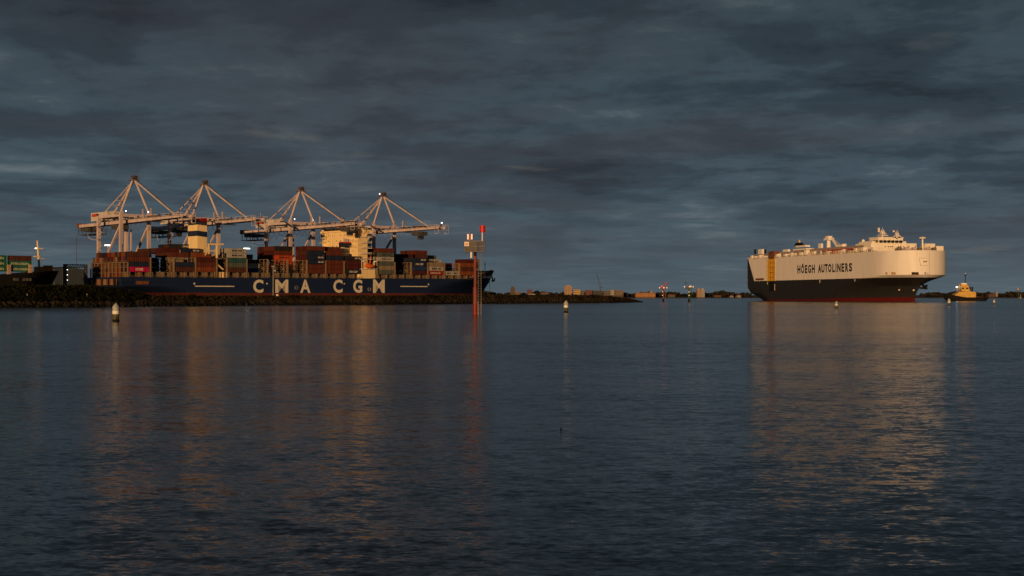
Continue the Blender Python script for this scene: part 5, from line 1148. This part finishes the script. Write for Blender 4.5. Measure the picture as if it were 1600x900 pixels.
# ------------------------------------------------------------------ beacons on piles
def build_red_beacon():
    D = wl(491.0); m = D / F; r = empty('pile_beacon', at(742.5, D), 0, 'tall red pile beacon with grey box platform and numbered sign', 'beacon')
    Z = lambda py: CAMZ + (HOR - py) * m; X = lambda px: (px - 742.5) * m
    q = MB(); q.tube((0, 0, -2), (0, 0, Z(475.5)), 3.75 * m, 20); q.build('lower_sleeve', M['pile_dark'], r, False)
    q = MB(); q.tube((0, 0, Z(475.4)), (0, 0, Z(450)), 3.45 * m, 20); q.build('lower_pile', M['pile_red'], r)
    for py, k in ((449.6, 4.0), (460.8, 3.65), (433, 2.7), (410, 2.6)):
        q = MB(); q.tube((0, 0, Z(py) - 0.6 * m), (0, 0, Z(py) + 0.6 * m), k * m, 20); q.build('flange', M['pile_dark'], r)
    q = MB(); q.tube((0, 0, Z(449)), (0, 0, Z(400)), 2.35 * m, 20); q.build('upper_pile', M['pile_red'], r)
    q = MB(); q.tube((0, 0, Z(400)), (0, 0, Z(393)), 2.2 * m, 16); q.build('neck', M['black'], r)
    # platform basket
    x0, x1, z0, z1 = X(726), X(758), Z(393.2), Z(377); dy = 9 * m
    q = MB(); q.box(x0, x1, -dy, dy, z0 - 0.5 * m, z0); q.build('platform_floor', M['galv'], r)
    for s, nm in ((-1, 'front'), (1, 'back')):
        n = 22
        for k in range(n):
            xa = x0 + (x1 - x0) * k / n; q = MB(); solid = 0.82 if k < 14 else 0.42
            q.box(xa, xa + (x1 - x0) / n * solid, s * dy - 0.02, s * dy + 0.02, z0, z1); q.build('screen_slat', M['sheet'], r)
    for x in (x0, x1):
        for k in range(12):
            ya = -dy + 2 * dy * k / 12; q = MB(); q.box(x - 0.02, x + 0.02, ya + 0.02, ya + dy / 12, z0, z1); q.build('screen_slat', M['sheet'], r)
    q = MB()
    for s in (-1, 1): q.box(x0 - 0.03, x1 + 0.03, s * dy - 0.04, s * dy + 0.04, z1, z1 + 0.5 * m); q.box(x0 - 0.03, x1 + 0.03, s * (dy + 0.025) - 0.02, s * (dy + 0.025) + 0.02, (z0 + z1) / 2 - 0.03, (z0 + z1) / 2 + 0.03)
    for x in (x0, x1): q.box(x - 0.04, x + 0.04, -dy + 0.04, dy - 0.04, z1, z1 + 0.5 * m)
    q.build('top_rail', M['galv'], r)
    q = MB(); q.box(X(734), X(745), -dy * 0.5, dy * 0.5, z0, z1 - 0.4 * m); q.build('equipment_cabinet', M['sheet'], r)
    # number sign
    q = MB(); q.box(X(726.0), X(733.0), -dy - 0.10, -dy - 0.05, Z(384.8), Z(378.3)); q.build('number_sign', M['white'], r)
    lettering('26', X(727.2), X(731.6), -dy - 0.11, Z(383.6), Z(379.8), M['red'], r, 0.05, 'sign_number')
    # lantern group
    q = MB(); q.lathe([(3.2 * m, 0), (3.2 * m, 1.0 * m), (2.4 * m, 1.6 * m)], 14, (X(734.5), 0, z1)); q.build('lantern_base', M['galv'], r)
    for px in (731.2, 737.2):
        q = MB(); q.box(X(px - 1.15), X(px + 1.15), -2.4 * m, -1.6 * m, Z(374.2), Z(365.8)); q.build('lantern_panel', M['lantern'], r)
    for px in (734.4,):
        q = MB(); q.tube((X(px), 0, z1), (X(px), 0, Z(365.5)), 1.1 * m, 12); q.build('lantern_body', mat('lantern_orange', (0.42, 0.16, 0.05), 0.5), r)
        q = MB(); q.lathe([(1.7 * m, 0), (1.5 * m, 0.5 * m), (0.5 * m, 1.4 * m), (0.4 * m, 2.4 * m)], 12, (X(px), 0, Z(365.5))); q.build('lantern_cap', M['galv'], r)
    # red daymark on white post
    q = MB(); q.tube((X(753.6), 0, z1), (X(753.6), 0, Z(362.5)), 0.85 * m, 10); q.build('daymark_post', M['white'], r)
    q = MB(); q.tube((X(754), 0, Z(363)), (X(754), 0, Z(352.3)), 4.3 * m, 20); q.build('daymark_can', M['red'], r)
    q = MB(); q.tube((X(736.5), -dy * 0.4, z0 - 0.4 * m), (X(736.5), -dy * 0.4, Z(403)), 1.7 * m, 12); q.build('battery_tube', M['white'], r)
    # ladder
    lx0, lx1 = X(747.2), X(751.8)
    for x in (lx0, lx1):
        q = MB(); q.tube((x, -0.1, -1), (x, -0.1, z0), 0.38 * m, 6); q.build('ladder_rail', M['galv'], r)
        q = MB(); q.tube((x, -0.1, -1.2), (x, -0.1, Z(471.5)), (1.15 if x == lx0 else 0.75) * m, 8); q.build('fender_post', mat('pale_fender', (0.22, 0.21, 0.18), 0.8, 0.4, 3.0), r)
    k = 0; z = 0.3
    while z < z0 - 0.2:
        q = MB(); q.tube((lx0, -0.1, z), (lx1, -0.1, z), 0.2 * m, 5); q.build('rung', M['galv'], r); z += 0.36
    for py in (408, 421, 441, 462):
        q = MB(); q.bar((0, 0, Z(py)), (lx0, -0.1, Z(py)), 0.5 * m); q.build('ladder_bracket', M['tug_yellow'] if py < 430 else M['pile_dark'], r)
build_red_beacon()
def build_far_beacons():
    for px, wy, ty, pm, hm_, lab, red in ((1036.6, 471.6, 442, M['pile_red'], mat('coral_lantern', (0.75, 0.20, 0.17), 0.5), 'small red pile beacon with lit lamps, left of the green one', True), (1076.5, 472.0, 442, M['pile_green'], M['buoy_white'], 'small green pile beacon with three pale lamps', False)):
        D = wl(wy); m = D / F; r = empty('pile_beacon', at(px, D), 0, lab, 'beacon', 'far pile beacons')
        Z = lambda py: CAMZ + (HOR - py) * m
        q = MB(); q.tube((0, 0, -2), (0, 0, Z(466.5)), 1.5 * m, 12); q.build('wet_base', M['black'], r)
        q = MB(); q.tube((0, 0, Z(466.5)), (0, 0, Z(451)), 1.05 * m, 12); q.build('pile', pm, r)
        q = MB(); q.box(-5.5 * m, 5.5 * m, -3 * m, 3 * m, Z(451.6), Z(450.8)); q.box(-3 * m, 3 * m, -2 * m, 2 * m, Z(450.8), Z(448.6)); q.build('platform', M['rust'] if red else M['buoy_olive'], r)
        for dx in ((-6.2, 0.4, 5.0) if red else (-7.3, 0.8, 6.2)):
            q = MB(); w_ = 1.2 if dx in (0.4, 0.8) else 0.8; q.cbox(dx * m, -2.2 * m, Z(450.6 if red else 449), w_ * 1.8 * m, 1.2 * m, 1.9 * m); q.build('lamp', M['lantern'], r)
            q = MB(); q.bar((dx * m * 0.4, 0, Z(451)), (dx * m, -2.0 * m, Z(450.5 if red else 449)), 0.5 * m); q.build('lamp_bracket', M['rust'], r)
        q = MB(); q.lathe([(2.3 * m, 0), (2.3 * m, 1.4 * m), (1.0 * m, 2.8 * m)], 10, ((-2.2 if red else 2.6) * m, 0, Z(448.6))); q.build('lantern_head', hm_, r)
        if red:
            q = MB(); q.tube((3.8 * m, 0, Z(450.8)), (3.8 * m, 0, Z(445.5)), 0.35 * m, 6); q.tube((3.8 * m, 0, Z(445.5)), (3.8 * m, 0, Z(441)), 1.25 * m, 12); q.build('daymark_can', M['red'], r)
        else:
            q = MB(); q.tube((-4.8 * m, 0, Z(449)), (-4.8 * m, 0, Z(443)), 0.3 * m, 6); q.lathe([(1.6 * m, 0), (0.2 * m, 2.4 * m)], 10, (-4.8 * m, 0, Z(443))); q.build('daymark_cone', M['pile_green'], r)
        for py in (456, 461.5):
            q = MB(); q.box((-2.4 if red else -0.9) * m, (-0.9 if red else 0.9) * m, -1.6 * m, -1.1 * m, Z(py + 0.7), Z(py - 0.7)); q.build('marker_plate', M['buoy_white'], r)
        # ladder on the right
        q = MB()
        for dx in (2.6, 3.8): q.tube((dx * m, 0, -1), (dx * m, 0, Z(450)), 0.18 * m, 5)
        for k in range(10): q.bar((2.6 * m, 0, 0.6 + k * 0.55), (3.8 * m, 0, 0.6 + k * 0.55), 0.14 * m)
        q.build('ladder', pm if not red else M['galv'], r)
    D = 1300.0; m = D / F; r = empty('pile_beacon', at(1591.5, D), 0, 'far yellow lantern beacon at the right edge of the picture', 'beacon', 'far pile beacons'); Z = lambda py: CAMZ + (HOR - py) * m
    q = MB(); q.tube((0, 0, -2), (0, 0, Z(453.5)), 0.7 * m, 10); q.build('pile', M['pile_green'], r)
    q = MB(); q.box(-2.6 * m, 2.6 * m, -2 * m, 2 * m, Z(454), Z(453.2)); q.build('platform', M['buoy_olive'], r)
    q = MB(); q.lathe([(1.6 * m, 0), (1.7 * m, 1.4 * m), (0.8 * m, 2.6 * m), (0.2 * m, 4.0 * m)], 10, (-0.8 * m, 0, Z(453.2))); q.build('lantern_head', M['tug_yellow'], r)
    q = MB(); q.prism([(0.5 * m, Z(466.5)), (5 * m, Z(466.5)), (4 * m, Z(464.5)), (2.8 * m, Z(458)), (2.2 * m, Z(464.5)), (1 * m, Z(464.8))], -1 * m, 1 * m); q.build('landing', M['galv'], r)
build_far_beacons()

# ------------------------------------------------------------------ far shore
def build_far_shore():
    D0 = 2750.0
    land = mat('far_shore_earth', (0.045, 0.035, 0.022), 0.95, 0.5, 0.02)
    mb = MB(); xs = [-1200 + i * 40 for i in range(100)]; ds = [0, 6, 40, 120, 400, 900, 1500]; v = []
    for x in xs:
        for d in ds:
            h = {0: -1, 6: 1.4, 40: 2.2, 120: 3.0, 400: 5.0, 900: 7.0, 1500: 4}[d]
            v.append((x * (1 + d / D0), D0 + d + 18 * math.sin(x * 0.006), h + (random.uniform(-0.4, 0.6) if d > 6 else 0)))
    n = len(ds); mb.idx(v, [(i * n + q, (i + 1) * n + q, (i + 1) * n + q + 1, i * n + q + 1) for i in range(len(xs) - 1) for q in range(n - 1)])
    tag(mb.build('far_shore', land), 'low far shore beyond the bay', kind='structure')
    # trees read as one dark mass
    tm = mat('far_tree_foliage', (0.026, 0.024, 0.018), 0.95, 0.5, 0.05, col2=(0.010, 0.011, 0.010), spec=0.05); t = MB()
    for i in range(1900):
        px = random.choice((random.uniform(752, 1172), random.uniform(752, 1172), random.uniform(1440, 1640))); d = D0 + random.uniform(60, 420)
        h = random.uniform(5, 10.5) + 2.5 * math.sin(px * 0.11) * math.sin(px * 0.043); x = (px - 800) / F * d
        for k in range(3):
            rr = h * random.uniform(0.22, 0.4); t.blob((x + random.uniform(-1, 1) * h * 0.4, d + random.uniform(-3, 3), 2.5 + h * random.uniform(0.35, 0.85)), (rr, rr, rr * random.uniform(0.8, 1.1)), jit=0.35)
    tag(t.build('treeline', tm), 'dark belt of trees along the far shore', 'trees', kind='stuff')
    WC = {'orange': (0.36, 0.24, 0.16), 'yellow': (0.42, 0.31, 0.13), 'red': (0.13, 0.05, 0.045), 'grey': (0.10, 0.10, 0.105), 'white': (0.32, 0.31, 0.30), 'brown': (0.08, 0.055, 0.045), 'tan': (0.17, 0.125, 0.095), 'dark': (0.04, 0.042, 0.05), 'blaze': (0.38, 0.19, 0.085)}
    def bld(px0, px1, yt, col, lab, d=0, storeys=3, bays=4, roof=None, dep=18):
        D = D0 + 25 + d; m = D / F; P = at((px0 + px1) / 2, D); W = (px1 - px0) * m; H = CAMZ + (HOR - yt) * m - 1.6
        r = empty('far_building', (P.x, P.y, 1.6), 0, lab, 'building', 'buildings on the far shore')
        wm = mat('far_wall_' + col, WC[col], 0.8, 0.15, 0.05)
        q = MB(); q.box(-W / 2, W / 2, 0, dep, 0, H); q.build('wall', wm, r)
        q = MB()
        if roof == 'gable': q.prism([(-W / 2 - 0.4, H), (W / 2 + 0.4, H), (W / 2 - 1, H + 2.2), (-W / 2 + 1, H + 2.2)], -0.5, dep + 0.5); q.build('roof', mat('far_roof_red', (0.12, 0.045, 0.035), 0.8), r)
        elif roof == 'plant': q.box(-W * 0.3, W * 0.3, 3, dep - 3, H, H + 2.5); q.build('plant_room', wm, r)
        else: q.box(-W / 2 - 0.2, W / 2 + 0.2, -0.2, dep + 0.2, H, H + 0.5); q.build('parapet', mat('far_roof_grey', (0.12, 0.12, 0.12), 0.8), r)
        wmat = mat('far_window', (0.05, 0.055, 0.06), 0.2, 0.2, 0.4)
        sh, sw = H / storeys, W / bays
        me = None
        for i in range(storeys):
            for k in range(bays):
                if me is None:
                    q = MB(); q.box(-sw * 0.28, sw * 0.28, -0.12, 0.02, -sh * 0.22, sh * 0.24); o = q.build('window', wmat, r); me = o.data
                else:
                    o = bpy.data.objects.new('window', me); COL.objects.link(o); o.parent = r
                o.location = (-W / 2 + sw * (k + 0.5), 0, sh * (i + 0.52))
        return r
    bld(882.0, 893.4, 447.6, 'orange', 'tall orange apartment tower on the far shore', 0, 9, 5, 'plant', 16)
    bld(896, 907, 452.3, 'yellow', 'yellow block of flats right of the orange tower', 10, 4, 5)
    bld(907.4, 913, 454.5, 'grey', 'narrow grey block between yellow and red blocks', 14, 4, 3)
    bld(915, 925, 453.4, 'red', 'dark red block on the far shore', 10, 4, 4)
    bld(926, 941.5, 454.2, 'dark', 'dark grey wide block below the thin lattice crane', 12, 4, 6)
    bld(943, 953.5, 454.6, 'grey', 'grey block right of the dark wide block', 12, 4, 5)
    bld(954, 960, 452.8, 'white', 'narrow pale block at the right of the housing row', 8, 5, 3)
    bld(960.5, 974, 453.8, 'tan', 'tan block ending the housing row', 14, 4, 6)
    bld(797.5, 804.5, 449.6, 'brown', 'brown stepped building left along the far shore', 20, 5, 3, 'plant')
    bld(805, 814, 455.5, 'tan', 'low tan building beside the brown stepped one', 12, 2, 4)
    bld(823.5, 831.5, 454, 'red', 'red roofed hall on the far shore', 14, 2, 4, 'gable')
    bld(826, 836.5, 459.4, 'white', 'low white shed before the red roofed hall', -8, 1, 5)
    bld(845, 857.5, 458.4, 'grey', 'low grey boathouse on the far shore', 0, 1, 6, 'gable')
    bld(866, 881, 461.3, 'tan', 'long low tan building left of the orange tower', -10, 1, 8)
    bld(897, 974, 461.6, 'brown', 'long low waterfront row before the flats', -14, 1, 24, None, 8)
    bld(993.5, 1024, 457.6, 'blaze', 'long orange hall on the far waterfront', -10, 2, 10, None, 22)
    bld(1016.6, 1019, 453.6, 'white', 'thin white tower behind the long orange hall', 60, 4, 1)
    bld(1044, 1055, 461.8, 'grey', 'low grey house between the two pile beacons', -8, 1, 4, 'gable')
    bld(1089.3, 1094.6, 452.8, 'orange', 'left half of the twin apartment block', -8, 7, 3, 'plant', 14)
    bld(1095.0, 1101.2, 452.4, 'white', 'pale right half of the twin apartment block', -10, 7, 3, 'plant', 14)
    bld(1116, 1127, 463.0, 'brown', 'low brown house right of the twin block', -6, 1, 4, 'gable')
    bld(1141, 1146, 462.7, 'white', 'small white house on the far shore', -8, 1, 2, 'gable')
    bld(1151.5, 1158, 462.0, 'white', 'white house with orange roof left of the car carrier', -8, 1, 3, 'gable')
    bld(1545, 1555, 461.0, 'brown', 'low brown house beyond the tugboat', -6, 1, 4, 'gable')
    bld(1556.5, 1559, 457.5, 'white', 'small pale tower right of the tugboat', 60, 3, 1, 'plant')
    # thin luffing crane
    D = D0 + 60; m = D / F; P = at(938, D); r = empty('tower_crane', (P.x, P.y, 2), 0, 'thin lattice tower crane leaning above the far housing row', 'crane')
    Z = lambda py: CAMZ + (HOR - py) * m - 2
    st = mat('far_crane_steel', (0.05, 0.05, 0.05), 0.7)
    q = MB(); q.tube((0, 0, 0), (0, 0, Z(448.5)), 0.7, 6); q.build('tower', st, r)
    q = MB(); q.tube((0.3, 0, Z(450)), (-6.2 * m, 0, Z(427)), 0.6, 6, 0.35); q.build('jib', st, r)
    q = MB(); q.tube((3 * m, 0, Z(449)), (-6.2 * m, 0, Z(427)), 0.14, 4); q.bar((0, 0, Z(449)), (3.2 * m, 0, Z(449.5)), 1.2); q.build('counter_jib', st, r)
build_far_shore()
